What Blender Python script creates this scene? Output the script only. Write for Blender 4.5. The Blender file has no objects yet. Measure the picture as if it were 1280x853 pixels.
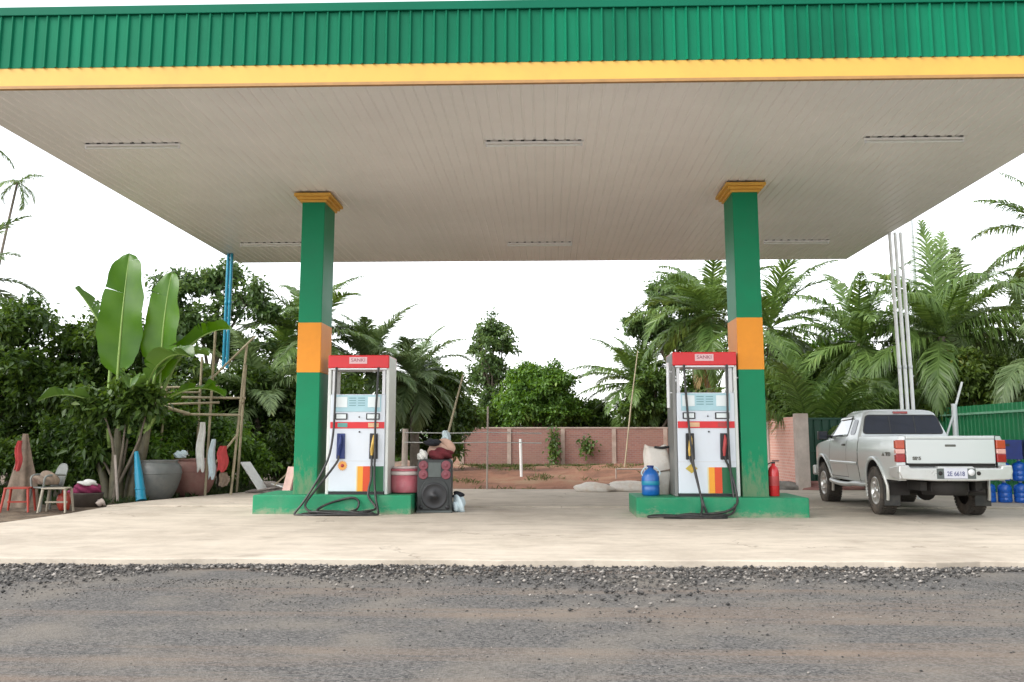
import bpy, bmesh, math, random
import numpy as np
from mathutils import Vector, Matrix, Euler
R = math.radians
random.seed(7)
scene = bpy.context.scene
C = scene.collection

# ------------------------------------------------------------------ materials
def nodes_of(name):
    m = bpy.data.materials.new(name); m.use_nodes = True
    nt = m.node_tree
    return m, nt, nt.nodes['Principled BSDF']

def mat(name, col, rough=.6, metal=0., var=.12, scale=6., bump=0., bscale=60., coat=0., spec=.5, dirt=None, dirt_amt=.0, dscale=2.5):
    """plain surface with tonal variation, optional blotchy dirt and fine bump"""
    m, nt, bs = nodes_of(name)
    N, Lk = nt.nodes, nt.links
    tc = N.new('ShaderNodeTexCoord')
    nz = N.new('ShaderNodeTexNoise'); nz.inputs['Scale'].default_value = scale; nz.inputs['Detail'].default_value = 6; nz.inputs['Roughness'].default_value = .65
    Lk.new(tc.outputs['Object'], nz.inputs['Vector'])
    rp = N.new('ShaderNodeValToRGB')
    rp.color_ramp.elements[0].position = .3; rp.color_ramp.elements[1].position = .7
    c = list(col)
    rp.color_ramp.elements[0].color = [max(0, x*(1-var)) for x in c] + [1]
    rp.color_ramp.elements[1].color = [min(1, x*(1+var)) for x in c] + [1]
    Lk.new(nz.outputs['Fac'], rp.inputs['Fac'])
    out = rp.outputs['Color']
    if dirt is not None:
        n2 = N.new('ShaderNodeTexNoise'); n2.inputs['Scale'].default_value = dscale; n2.inputs['Detail'].default_value = 9; n2.inputs['Roughness'].default_value = .7
        Lk.new(tc.outputs['Object'], n2.inputs['Vector'])
        mr = N.new('ShaderNodeMapRange'); mr.inputs[1].default_value = .48; mr.inputs[2].default_value = .72; mr.inputs[4].default_value = dirt_amt
        Lk.new(n2.outputs['Fac'], mr.inputs[0])
        mx = N.new('ShaderNodeMix'); mx.data_type = 'RGBA'
        Lk.new(mr.outputs[0], mx.inputs[0]); Lk.new(out, mx.inputs[6]); mx.inputs[7].default_value = list(dirt)+[1]
        out = mx.outputs[2]
    Lk.new(out, bs.inputs['Base Color'])
    mr2 = N.new('ShaderNodeMapRange'); mr2.inputs[3].default_value = max(.03, rough-.08); mr2.inputs[4].default_value = min(1, rough+.08)
    Lk.new(nz.outputs['Fac'], mr2.inputs[0]); Lk.new(mr2.outputs[0], bs.inputs['Roughness'])
    bs.inputs['Metallic'].default_value = metal
    bs.inputs['Specular IOR Level'].default_value = spec
    bs.inputs['Coat Weight'].default_value = coat
    bs.inputs['Coat Roughness'].default_value = .06
    if bump > 0:
        n3 = N.new('ShaderNodeTexNoise'); n3.inputs['Scale'].default_value = bscale; n3.inputs['Detail'].default_value = 5
        Lk.new(tc.outputs['Object'], n3.inputs['Vector'])
        b = N.new('ShaderNodeBump'); b.inputs['Strength'].default_value = bump; b.inputs['Distance'].default_value = .02
        Lk.new(n3.outputs['Fac'], b.inputs['Height']); Lk.new(b.outputs['Normal'], bs.inputs['Normal'])
    return m

def leaf_mat(name, c1, c2, c3=None, rough=.42, scale=.9, trans=.28):
    """leaf: colour drifts over the crown and differs from leaf to leaf; light passes through"""
    m, nt, bs = nodes_of(name)
    N, Lk = nt.nodes, nt.links
    tc = N.new('ShaderNodeTexCoord'); nz = N.new('ShaderNodeTexNoise')
    nz.inputs['Scale'].default_value = scale; nz.inputs['Detail'].default_value = 3
    Lk.new(tc.outputs['Object'], nz.inputs['Vector'])
    ge = N.new('ShaderNodeNewGeometry')
    ad = N.new('ShaderNodeMath'); ad.operation = 'MULTIPLY_ADD'; ad.inputs[1].default_value = .55
    Lk.new(ge.outputs['Random Per Island'], ad.inputs[0])
    s2 = N.new('ShaderNodeMath'); s2.operation = 'MULTIPLY_ADD'; s2.inputs[1].default_value = 1.3; s2.inputs[2].default_value = -.42
    Lk.new(nz.outputs['Fac'], s2.inputs[0]); Lk.new(s2.outputs[0], ad.inputs[2])
    rp = N.new('ShaderNodeValToRGB')
    rp.color_ramp.elements[0].position = .1; rp.color_ramp.elements[0].color = list(c1)+[1]
    rp.color_ramp.elements[1].position = .85; rp.color_ramp.elements[1].color = list(c2)+[1]
    if c3 is not None:
        e = rp.color_ramp.elements.new(.97); e.color = list(c3)+[1]
    Lk.new(ad.outputs[0], rp.inputs['Fac'])
    Lk.new(rp.outputs['Color'], bs.inputs['Base Color'])
    bs.inputs['Roughness'].default_value = rough; bs.inputs['Specular IOR Level'].default_value = .45
    tr = N.new('ShaderNodeBsdfTranslucent')
    hs = N.new('ShaderNodeHueSaturation'); hs.inputs['Hue'].default_value = .48; hs.inputs['Saturation'].default_value = 1.15; hs.inputs['Value'].default_value = 1.5
    Lk.new(rp.outputs['Color'], hs.inputs['Color']); Lk.new(hs.outputs['Color'], tr.inputs['Color'])
    mx = N.new('ShaderNodeMixShader'); mx.inputs[0].default_value = trans
    Lk.new(bs.outputs[0], mx.inputs[1]); Lk.new(tr.outputs[0], mx.inputs[2])
    Lk.new(mx.outputs[0], N['Material Output'].inputs['Surface'])
    return m

def concrete_mat():
    m, nt, bs = nodes_of('concrete'); N, Lk = nt.nodes, nt.links
    tc = N.new('ShaderNodeTexCoord')
    def noise(s, d, stretch=(1,1,1), rough=.6):
        mp = N.new('ShaderNodeMapping'); mp.inputs['Scale'].default_value = stretch
        Lk.new(tc.outputs['Object'], mp.inputs['Vector'])
        n = N.new('ShaderNodeTexNoise'); n.inputs['Scale'].default_value = s; n.inputs['Detail'].default_value = d; n.inputs['Roughness'].default_value = rough
        Lk.new(mp.outputs[0], n.inputs['Vector']); return n
    a = noise(.55, 8, (1,.6,1), .7); b = noise(9, 6); st = noise(1.6, 8, (.6,1.1,1), .78); fine = noise(160, 3)
    rp = N.new('ShaderNodeValToRGB'); el = rp.color_ramp.elements
    el[0].position = .30; el[0].color = (.36,.305,.245,1); el[1].position = .72; el[1].color = (.585,.51,.425,1)
    e = el.new(.5); e.color = (.515,.452,.37,1)
    Lk.new(a.outputs['Fac'], rp.inputs['Fac'])
    def mixin(prev, noi, lo, hi, amt, col, kind='MIX'):
        mr = N.new('ShaderNodeMapRange'); mr.inputs[1].default_value = lo; mr.inputs[2].default_value = hi; mr.inputs[4].default_value = amt
        Lk.new(noi.outputs['Fac'], mr.inputs[0])
        mx = N.new('ShaderNodeMix'); mx.data_type = 'RGBA'; mx.blend_type = kind
        Lk.new(mr.outputs[0], mx.inputs[0]); Lk.new(prev, mx.inputs[6]); mx.inputs[7].default_value = col; return mx.outputs[2]
    o = mixin(rp.outputs['Color'], st, .47, .68, .65, (.335,.285,.225,1))
    o = mixin(o, b, .55, .8, .35, (.60,.54,.45,1))
    o = mixin(o, noise(.9, 9, (.5,1,1), .8), .6, .72, .35, (.42,.30,.20,1))
    o = mixin(o, fine, .56, .72, .28, (.33,.29,.24,1))
    # hairline cracks
    mpw = N.new('ShaderNodeMapping'); nw = noise(1.3, 5)
    vm = N.new('ShaderNodeVectorMath'); vm.operation = 'MULTIPLY_ADD'; vm.inputs[1].default_value = (.9,.9,.9)
    Lk.new(nw.outputs['Color'], vm.inputs[0]); Lk.new(tc.outputs['Object'], vm.inputs[2])
    vo = N.new('ShaderNodeTexVoronoi'); vo.feature = 'DISTANCE_TO_EDGE'; vo.inputs['Scale'].default_value = .30
    Lk.new(vm.outputs[0], vo.inputs['Vector'])
    mc = N.new('ShaderNodeMapRange'); mc.inputs[1].default_value = .0; mc.inputs[2].default_value = .006; mc.inputs[3].default_value = .55; mc.inputs[4].default_value = 0
    Lk.new(vo.outputs['Distance'], mc.inputs[0])
    mq = N.new('ShaderNodeMapRange'); mq.inputs[1].default_value = .5; mq.inputs[2].default_value = .56
    Lk.new(noise(.35,2).outputs['Fac'], mq.inputs[0])
    mm = N.new('ShaderNodeMath'); mm.operation = 'MULTIPLY'; Lk.new(mc.outputs[0], mm.inputs[0]); Lk.new(mq.outputs[0], mm.inputs[1])
    mx = N.new('ShaderNodeMix'); mx.data_type = 'RGBA'; Lk.new(mm.outputs[0], mx.inputs[0]); Lk.new(o, mx.inputs[6]); mx.inputs[7].default_value = (.12,.095,.07,1); o = mx.outputs[2]
    # oil drips and tyre-worn lanes
    vs_ = N.new('ShaderNodeTexVoronoi'); vs_.inputs['Scale'].default_value = .9; Lk.new(vm.outputs[0], vs_.inputs['Vector'])
    md = N.new('ShaderNodeMapRange'); md.inputs[1].default_value = .05; md.inputs[2].default_value = .16; md.inputs[3].default_value = .5; md.inputs[4].default_value = 0
    Lk.new(vs_.outputs['Distance'], md.inputs[0])
    mx = N.new('ShaderNodeMix'); mx.data_type = 'RGBA'; Lk.new(md.outputs[0], mx.inputs[0]); Lk.new(o, mx.inputs[6]); mx.inputs[7].default_value = (.25,.21,.165,1); o = mx.outputs[2]
    o = mixin(o, noise(2.4, 6, (.45,1.3,1), .7), .50, .66, .45, (.29,.245,.20,1))
    Lk.new(o, bs.inputs['Base Color']); bs.inputs['Roughness'].default_value = .85
    bm_ = N.new('ShaderNodeBump'); bm_.inputs['Strength'].default_value = .35; bm_.inputs['Distance'].default_value = .01
    Lk.new(fine.outputs['Fac'], bm_.inputs['Height']); Lk.new(bm_.outputs[0], bs.inputs['Normal'])
    return m

def earth_mat(name, c1, c2, c3, s=1.1):
    m, nt, bs = nodes_of(name); N, Lk = nt.nodes, nt.links
    tc = N.new('ShaderNodeTexCoord')
    n = N.new('ShaderNodeTexNoise'); n.inputs['Scale'].default_value = s; n.inputs['Detail'].default_value = 10; n.inputs['Roughness'].default_value = .7
    Lk.new(tc.outputs['Object'], n.inputs['Vector'])
    rp = N.new('ShaderNodeValToRGB'); el = rp.color_ramp.elements
    el[0].position = .32; el[0].color = list(c1)+[1]; el[1].position = .68; el[1].color = list(c3)+[1]
    e = el.new(.5); e.color = list(c2)+[1]
    Lk.new(n.outputs['Fac'], rp.inputs['Fac']); Lk.new(rp.outputs['Color'], bs.inputs['Base Color'])
    bs.inputs['Roughness'].default_value = .95
    n2 = N.new('ShaderNodeTexNoise'); n2.inputs['Scale'].default_value = 14; n2.inputs['Detail'].default_value = 8
    Lk.new(tc.outputs['Object'], n2.inputs['Vector'])
    b = N.new('ShaderNodeBump'); b.inputs['Strength'].default_value = .9; b.inputs['Distance'].default_value = .08
    Lk.new(n2.outputs['Fac'], b.inputs['Height']); Lk.new(b.outputs[0], bs.inputs['Normal'])
    return m

def asphalt_mat():
    m, nt, bs = nodes_of('asphalt'); N, Lk = nt.nodes, nt.links
    tc = N.new('ShaderNodeTexCoord')
    v = N.new('ShaderNodeTexVoronoi'); v.inputs['Scale'].default_value = 70
    Lk.new(tc.outputs['Object'], v.inputs['Vector'])
    n = N.new('ShaderNodeTexNoise'); n.inputs['Scale'].default_value = 1.2; n.inputs['Detail'].default_value = 9
    Lk.new(tc.outputs['Object'], n.inputs['Vector'])
    rp = N.new('ShaderNodeValToRGB'); el = rp.color_ramp.elements
    el[0].position = 0; el[0].color = (.03,.03,.03,1); el[1].position = 1; el[1].color = (.16,.15,.14,1)
    sp = N.new('ShaderNodeSeparateColor'); Lk.new(v.outputs['Color'], sp.inputs[0]); Lk.new(sp.outputs[0], rp.inputs['Fac'])
    mx = N.new('ShaderNodeMix'); mx.data_type = 'RGBA'
    mr = N.new('ShaderNodeMapRange'); mr.inputs[1].default_value = .45; mr.inputs[2].default_value = .7; mr.inputs[4].default_value = .6
    Lk.new(n.outputs['Fac'], mr.inputs[0]); Lk.new(mr.outputs[0], mx.inputs[0])
    Lk.new(rp.outputs['Color'], mx.inputs[6]); mx.inputs[7].default_value = (.19,.165,.135,1)
    mp = N.new('ShaderNodeMapping'); mp.inputs['Scale'].default_value = (.12,1.5,1); Lk.new(tc.outputs['Object'], mp.inputs['Vector'])
    n2 = N.new('ShaderNodeTexNoise'); n2.inputs['Scale'].default_value = .8; n2.inputs['Detail'].default_value = 8; n2.inputs['Roughness'].default_value = .7; Lk.new(mp.outputs[0], n2.inputs['Vector'])
    mr2 = N.new('ShaderNodeMapRange'); mr2.inputs[1].default_value = .5; mr2.inputs[2].default_value = .68; mr2.inputs[4].default_value = .65; Lk.new(n2.outputs['Fac'], mr2.inputs[0])
    mx2 = N.new('ShaderNodeMix'); mx2.data_type = 'RGBA'; Lk.new(mr2.outputs[0], mx2.inputs[0]); Lk.new(mx.outputs[2], mx2.inputs[6]); mx2.inputs[7].default_value = (.21,.145,.10,1)
    Lk.new(mx2.outputs[2], bs.inputs['Base Color']); bs.inputs['Roughness'].default_value = .9
    b = N.new('ShaderNodeBump'); b.inputs['Strength'].default_value = .6; b.inputs['Distance'].default_value = .008
    Lk.new(v.outputs['Distance'], b.inputs['Height']); Lk.new(b.outputs[0], bs.inputs['Normal'])
    return m

def brick_mat(name, c1, c2, mortar, dirt, rot=(90,0,0)):
    m, nt, bs = nodes_of(name); N, Lk = nt.nodes, nt.links
    tc = N.new('ShaderNodeTexCoord'); mp = N.new('ShaderNodeMapping')
    mp.inputs['Rotation'].default_value = [R(a) for a in rot]
    Lk.new(tc.outputs['Object'], mp.inputs['Vector'])
    br = N.new('ShaderNodeTexBrick'); br.inputs['Scale'].default_value = 1
    br.inputs['Brick Width'].default_value = .21; br.inputs['Row Height'].default_value = .075; br.inputs['Mortar Size'].default_value = .009
    br.inputs['Color1'].default_value = list(c1)+[1]; br.inputs['Color2'].default_value = list(c2)+[1]; br.inputs['Mortar'].default_value = list(mortar)+[1]
    br.inputs['Bias'].default_value = -.2
    Lk.new(mp.outputs[0], br.inputs['Vector'])
    n = N.new('ShaderNodeTexNoise'); n.inputs['Scale'].default_value = 1.1; n.inputs['Detail'].default_value = 9; n.inputs['Roughness'].default_value = .72
    Lk.new(tc.outputs['Object'], n.inputs['Vector'])
    mr = N.new('ShaderNodeMapRange'); mr.inputs[1].default_value = .42; mr.inputs[2].default_value = .7; mr.inputs[4].default_value = .7
    Lk.new(n.outputs['Fac'], mr.inputs[0])
    mx = N.new('ShaderNodeMix'); mx.data_type = 'RGBA'
    Lk.new(mr.outputs[0], mx.inputs[0]); Lk.new(br.outputs['Color'], mx.inputs[6]); mx.inputs[7].default_value = list(dirt)+[1]
    Lk.new(mx.outputs[2], bs.inputs['Base Color']); bs.inputs['Roughness'].default_value = .92
    b = N.new('ShaderNodeBump'); b.inputs['Strength'].default_value = .6; b.inputs['Distance'].default_value = .01
    inv = N.new('ShaderNodeMath'); inv.operation = 'SUBTRACT'; inv.inputs[0].default_value = 1
    Lk.new(br.outputs['Fac'], inv.inputs[1]); Lk.new(inv.outputs[0], b.inputs['Height']); Lk.new(b.outputs[0], bs.inputs['Normal'])
    return m

def glass_mat(name, col, rough=.05):
    m, nt, bs = nodes_of(name)
    bs.inputs['Base Color'].default_value = list(col)+[1]; bs.inputs['Roughness'].default_value = rough
    bs.inputs['Specular IOR Level'].default_value = .9; bs.inputs['Coat Weight'].default_value = 1; bs.inputs['Coat Roughness'].default_value = .03
    return m

def paint_mat():
    m, nt, bs = nodes_of('silver_car_paint'); N, Lk = nt.nodes, nt.links
    tc = N.new('ShaderNodeTexCoord')
    n = N.new('ShaderNodeTexNoise'); n.inputs['Scale'].default_value = 2.2; n.inputs['Detail'].default_value = 8
    Lk.new(tc.outputs['Object'], n.inputs['Vector'])
    sx = N.new('ShaderNodeSeparateXYZ'); Lk.new(tc.outputs['Object'], sx.inputs[0])
    mr = N.new('ShaderNodeMapRange'); mr.inputs[1].default_value = .80; mr.inputs[2].default_value = .42; mr.inputs[4].default_value = 1
    Lk.new(sx.outputs['Z'], mr.inputs[0])
    ml = N.new('ShaderNodeMath'); ml.operation = 'MULTIPLY'; Lk.new(mr.outputs[0], ml.inputs[0]); Lk.new(n.outputs['Fac'], ml.inputs[1])
    mx = N.new('ShaderNodeMix'); mx.data_type = 'RGBA'; Lk.new(ml.outputs[0], mx.inputs[0])
    mx.inputs[6].default_value = (.56,.59,.585,1); mx.inputs[7].default_value = (.43,.375,.30,1)   # road dust thrown up on the sills
    Lk.new(mx.outputs[2], bs.inputs['Base Color'])
    bs.inputs['Metallic'].default_value = .25; bs.inputs['Roughness'].default_value = .32
    bs.inputs['Coat Weight'].default_value = .7; bs.inputs['Coat Roughness'].default_value = .08
    return m

M = {}
M['concrete'] = concrete_mat()
M['red_earth'] = earth_mat('red_earth', (.16,.075,.035), (.27,.125,.065), (.33,.19,.11))
M['dark_earth'] = earth_mat('dark_earth', (.05,.038,.025), (.11,.08,.05), (.18,.13,.085))
M['asphalt'] = asphalt_mat()
M['brick'] = brick_mat('old_brick', (.27,.125,.10), (.20,.09,.08), (.25,.19,.16), (.235,.145,.11))
M['pink_brick'] = brick_mat('pink_brick', (.76,.38,.30), (.66,.31,.245), (.76,.58,.50), (.78,.52,.43), (90,0,0))
M['pilaster'] = mat('weathered_cement', (.50,.43,.38), .9, var=.2, scale=3, dirt=(.36,.24,.19), dirt_amt=.45)
M['wall_cement'] = mat('grey_brown_cement', (.34,.27,.225), .9, var=.25, scale=3, dirt=(.24,.14,.10), dirt_amt=.6)
M['col_green'] = mat('green_column_paint', (.0,.205,.088), .5, var=.07, scale=1.5, dirt=(.012,.17,.085), dirt_amt=.45, spec=.28, dscale=1.8)
M['isl_green'] = mat('green_kerb_paint', (.004,.215,.095), .6, var=.10, scale=3, dirt=(.14,.26,.16), dirt_amt=.35, bump=.15)
def splash(m, z0, z1, col, amt=.6, sc=(9,9,3)):
    """dried mud and scuffs thrown up from the floor"""
    nt=m.node_tree; N,Lk=nt.nodes,nt.links; bs=N['Principled BSDF']; src=bs.inputs['Base Color'].links[0].from_socket
    tc=N.new('ShaderNodeTexCoord'); sx=N.new('ShaderNodeSeparateXYZ'); Lk.new(tc.outputs['Object'],sx.inputs[0])
    mp=N.new('ShaderNodeMapping'); mp.inputs['Scale'].default_value=sc; Lk.new(tc.outputs['Object'],mp.inputs['Vector'])
    n=N.new('ShaderNodeTexNoise'); n.inputs['Scale'].default_value=1; n.inputs['Detail'].default_value=9; n.inputs['Roughness'].default_value=.75; Lk.new(mp.outputs[0],n.inputs['Vector'])
    mr=N.new('ShaderNodeMapRange'); mr.inputs[1].default_value=z1; mr.inputs[2].default_value=z0; mr.inputs[3].default_value=-.18; mr.inputs[4].default_value=.22; Lk.new(sx.outputs['Z'],mr.inputs[0])
    ad=N.new('ShaderNodeMath'); ad.operation='ADD'; Lk.new(n.outputs['Fac'],ad.inputs[0]); Lk.new(mr.outputs[0],ad.inputs[1])
    m2=N.new('ShaderNodeMapRange'); m2.inputs[1].default_value=.52; m2.inputs[2].default_value=.72; m2.inputs[4].default_value=amt; Lk.new(ad.outputs[0],m2.inputs[0])
    mx=N.new('ShaderNodeMix'); mx.data_type='RGBA'; Lk.new(m2.outputs[0],mx.inputs[0]); Lk.new(src,mx.inputs[6]); mx.inputs[7].default_value=list(col)+[1]; Lk.new(mx.outputs[2],bs.inputs['Base Color'])
splash(M['col_green'], .3, 1.4, (.20,.22,.13), .6); splash(M['isl_green'], -.02, .22, (.30,.27,.19), .65, (5,5,9))
M['col_orange'] = mat('orange_band_paint', (.78,.29,.025), .5, var=.06, scale=2, dirt=(.66,.24,.03), dirt_amt=.4, spec=.3)
M['cap_yellow'] = mat('ochre_moulding', (.66,.36,.055), .5, var=.10, scale=5)
def sheet_tint(m, axis_scale=1/.75):
    nt=m.node_tree; N,Lk=nt.nodes,nt.links; bs=N['Principled BSDF']; src=bs.inputs['Base Color'].links[0].from_socket
    tc=N.new('ShaderNodeTexCoord'); sx=N.new('ShaderNodeSeparateXYZ'); Lk.new(tc.outputs['Object'],sx.inputs[0])
    mu=N.new('ShaderNodeMath'); mu.operation='MULTIPLY'; mu.inputs[1].default_value=axis_scale; Lk.new(sx.outputs['X'],mu.inputs[0])
    fl=N.new('ShaderNodeMath'); fl.operation='FLOOR'; Lk.new(mu.outputs[0],fl.inputs[0])
    wn=N.new('ShaderNodeTexWhiteNoise'); wn.noise_dimensions='1D'; Lk.new(fl.outputs[0],wn.inputs['W'])
    mp=N.new('ShaderNodeMapping'); mp.inputs['Scale'].default_value=(14,14,.9); Lk.new(tc.outputs['Object'],mp.inputs['Vector'])
    st=N.new('ShaderNodeTexNoise'); st.inputs['Scale'].default_value=1; st.inputs['Detail'].default_value=6; Lk.new(mp.outputs[0],st.inputs['Vector'])
    ad=N.new('ShaderNodeMath'); ad.operation='ADD'; Lk.new(wn.outputs[0],ad.inputs[0]); Lk.new(st.outputs['Fac'],ad.inputs[1])
    mr=N.new('ShaderNodeMapRange'); mr.inputs[1].default_value=.3; mr.inputs[2].default_value=1.7; mr.inputs[3].default_value=.80; mr.inputs[4].default_value=1.22; Lk.new(ad.outputs[0],mr.inputs[0])
    hs=N.new('ShaderNodeHueSaturation'); Lk.new(src,hs.inputs['Color']); Lk.new(mr.outputs[0],hs.inputs['Value']); Lk.new(hs.outputs[0],bs.inputs['Base Color'])
    return m
M['fas_green'] = mat('green_metal_sheet', (.003,.145,.072), .5, var=.10, scale=.7, dirt=(.008,.165,.085), dirt_amt=.35, dscale=1.2, spec=.12)
sheet_tint(M['fas_green'])
M['fas_cap'] = mat('green_flashing', (.003,.12,.066), .5, var=.08, scale=1, spec=.12)
M['trim_yellow'] = mat('yellow_flashing', (.64,.375,.065), .42, var=.05, scale=1.2, dirt=(.52,.28,.06), dirt_amt=.4, dscale=1.4)
M['trim_brown'] = mat('brown_edge', (.36,.19,.06), .5)
M['ceiling'] = mat('cream_ceiling_sheet', (.83,.815,.81), .38, var=.05, scale=.35, dirt=(.76,.74,.73), dirt_amt=.5, dscale=.6)
M['white'] = mat('white_enamel', (.70,.71,.73), .35, var=.03, scale=2, dirt=(.60,.56,.50), dirt_amt=.25)
M['panel_white'] = mat('pale_blue_white_enamel', (.63,.68,.74), .35, var=.02, scale=2, dirt=(.58,.56,.52), dirt_amt=.2)
M['alu'] = mat('brushed_aluminium', (.58,.60,.61), .38, .55, var=.06, scale=3)
M['side_pale'] = mat('pale_grey_panel', (.62,.64,.61), .4, .1, var=.06, scale=2)
M['grey_panel'] = mat('grey_side_panel', (.20,.20,.19), .45, .2, var=.1, scale=3)
M['red'] = mat('signal_red', (.62,.018,.024), .4, var=.05)
M['dred'] = mat('dull_red', (.42,.05,.05), .5, var=.15)
M['plate_pink'] = mat('pale_nameplate', (.70,.46,.48), .4, var=.04)
M['ink'] = mat('dark_red_ink', (.28,.05,.08), .5)
M['cyan'] = mat('pale_cyan_panel', (.36,.56,.62), .4, var=.04)
M['lcd'] = mat('display_window', (.70,.76,.77), .2, var=.02)
M['lcd_text'] = mat('display_print', (.16,.30,.33), .5)
M['black'] = mat('black_plastic', (.018,.018,.02), .45, var=.2)
M['rubber'] = mat('black_hose_rubber', (.022,.022,.022), .42, var=.25, dirt=(.11,.095,.075), dirt_amt=.5, dscale=6)
M['navy'] = mat('navy_plastic', (.012,.03,.15), .4, var=.12)
M['st_yel'] = mat('stripe_amber', (.78,.33,.02), .45, var=.03)
M['st_cream'] = mat('stripe_cream', (.70,.60,.32), .45, var=.03)
M['st_red'] = mat('stripe_vermilion', (.62,.06,.010), .45, var=.03)
M['st_green'] = mat('stripe_bottle_green', (.006,.11,.04), .4, var=.05)
M['noz_yel'] = mat('yellow_nozzle', (.62,.40,.08), .45)
M['stick_or'] = mat('orange_sticker', (.78,.36,.08), .5)
M['stick_ol'] = mat('olive_sticker', (.50,.38,.06), .5)
M['teal'] = mat('teal_plate', (.10,.32,.29), .45)
M['tan_plate'] = mat('tan_plate', (.66,.42,.24), .45)
M['paint'] = paint_mat()
M['glass'] = glass_mat('tinted_car_glass', (.012,.018,.032), .04)
M['rear_glass'] = mat('tinted_rear_glass', (.010,.014,.026), .06, var=.3, scale=3, spec=.35)
M['tyre'] = mat('dusty_tyre', (.060,.050,.042), .85, var=.3, scale=9, dirt=(.17,.13,.095), dirt_amt=.75, bump=.3)
M['chrome'] = mat('alloy_wheel', (.60,.59,.57), .3, .8, var=.1)
M['bumper'] = mat('bumper_silver', (.56,.57,.56), .3, .5, var=.05, dirt=(.38,.34,.29), dirt_amt=.35)
M['under'] = mat('underbody', (.022,.019,.017), .8, var=.3)
M['lamp_red'] = mat('red_lens', (.28,.008,.010), .12, coat=.8)
M['lamp_or'] = mat('amber_lens', (.42,.055,.02), .12, coat=.8)
M['lamp_wh'] = mat('clear_lens', (.62,.34,.30), .12, coat=.8)
M['plate_wh'] = mat('plate_white', (.56,.57,.63), .4, var=.03)
M['plate_ink'] = mat('plate_ink', (.06,.07,.18), .5)
M['emblem'] = mat('dark_emblem', (.10,.10,.085), .4)
M['gate_dark'] = mat('dark_green_gate', (.004,.055,.028), .5, var=.2)
M['fence_green'] = mat('green_fence_sheet', (.016,.20,.075), .45, var=.10, scale=1.2, dirt=(.06,.17,.09), dirt_amt=.4)
M['rail_green'] = mat('pale_green_rail', (.22,.45,.30), .5, var=.1)
M['galv'] = mat('galvanised_pipe', (.60,.63,.63), .4, .3, var=.1, scale=3)
M['white_pipe'] = mat('white_pvc', (.74,.76,.74), .35, var=.06)
M['blue_pvc'] = mat('blue_pvc', (.010,.235,.37), .38, var=.10, scale=3)
M['blue_jug'] = mat('blue_jug_plastic', (.012,.115,.52), .28, var=.12, coat=.4)
M['blue_bottle'] = mat('sky_blue_plastic', (.010,.115,.40), .3, var=.10, coat=.3)
M['navy_crate'] = mat('navy_tarp', (.008,.025,.17), .5, var=.2)
M['cooler_pink'] = mat('pink_plastic', (.46,.12,.145), .45, var=.12, dirt=(.52,.28,.27), dirt_amt=.4, dscale=8)
M['cooler_white'] = mat('white_plastic', (.62,.52,.49), .45, var=.08)
M['spk'] = mat('speaker_black', (.030,.034,.034), .5, var=.25, bump=.1)
M['spk_grey'] = mat('speaker_grey', (.085,.10,.095), .45, var=.15)
M['spk_red'] = mat('speaker_cone_red', (.20,.05,.065), .5, var=.2)
M['cloth_maroon'] = mat('maroon_cloth', (.12,.014,.02), .9, var=.25)
M['cloth_pink'] = mat('washed_pink_cloth', (.52,.34,.26), .9, var=.2)
M['cloth_white'] = mat('white_cloth', (.66,.66,.63), .9, var=.12, dirt=(.50,.46,.40), dirt_amt=.5)
M['cloth_paleblue'] = mat('pale_blue_cloth', (.52,.62,.66), .9, var=.12)
M['cloth_red'] = mat('red_cloth', (.42,.05,.05), .9, var=.2)
M['cloth_tan'] = mat('tan_cloth', (.20,.15,.11), .9, var=.4)
M['cap_black'] = mat('black_felt', (.014,.016,.022), .9, var=.2)
M['sack'] = mat('woven_white_sack', (.68,.64,.58), .7, var=.08, dirt=(.50,.34,.22), dirt_amt=.55, dscale=4, bump=.2)
M['ext_red'] = mat('extinguisher_red', (.55,.02,.025), .25, coat=.5)
M['jar_grey'] = mat('grey_glazed_jar', (.135,.145,.14), .5, var=.2, scale=3, dirt=(.25,.235,.21), dirt_amt=.6)
M['jar_red'] = mat('terracotta_jar', (.30,.145,.125), .6, var=.2, scale=3, dirt=(.38,.25,.21), dirt_amt=.6)
M['bamboo'] = mat('dry_bamboo', (.34,.29,.19), .6, var=.25, scale=4)
M['bark'] = mat('grey_bark', (.14,.115,.085), .9, var=.3, scale=5, bump=.6, bscale=18)
M['palm_bark'] = mat('palm_bark', (.17,.145,.115), .9, var=.3, scale=6, bump=.6, bscale=14)
M['banana_stem'] = mat('banana_stem', (.10,.09,.05), .6, var=.45, scale=4, dirt=(.05,.035,.022), dirt_amt=.6)
M['chair_red'] = mat('red_plastic_chair', (.36,.04,.022), .45, var=.08)
M['chair_cream'] = mat('cream_plastic', (.34,.30,.23), .5, var=.12)
M['chair_grey'] = mat('grey_plastic_chair', (.17,.18,.165), .5, var=.2)
M['basket'] = mat('dark_basket', (.07,.055,.045), .7, var=.3)
M['rope'] = mat('wire_grey', (.40,.41,.39), .6, .2)
M['post_wood'] = mat('grey_timber', (.34,.29,.25), .9, var=.25, scale=4)
M['board_white'] = mat('white_board', (.62,.64,.62), .6, var=.1)
M['board_pink'] = mat('pinkish_board', (.52,.36,.32), .8, var=.15, dirt=(.55,.42,.28), dirt_amt=.5)
M['scrap'] = mat('scrap_grey', (.25,.22,.20), .8, var=.4)
M['roof_rust'] = mat('mauve_roof_sheet', (.22,.135,.125), .8, var=.2, scale=2)
M['shed_wall'] = mat('shed_planks', (.16,.11,.08), .9, var=.3)
M['stone'] = mat('gravel_stone', (.24,.225,.205), .9, var=.5, scale=3)
M['coconut'] = mat('coconut_husk', (.30,.20,.05), .6, var=.3)

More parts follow.
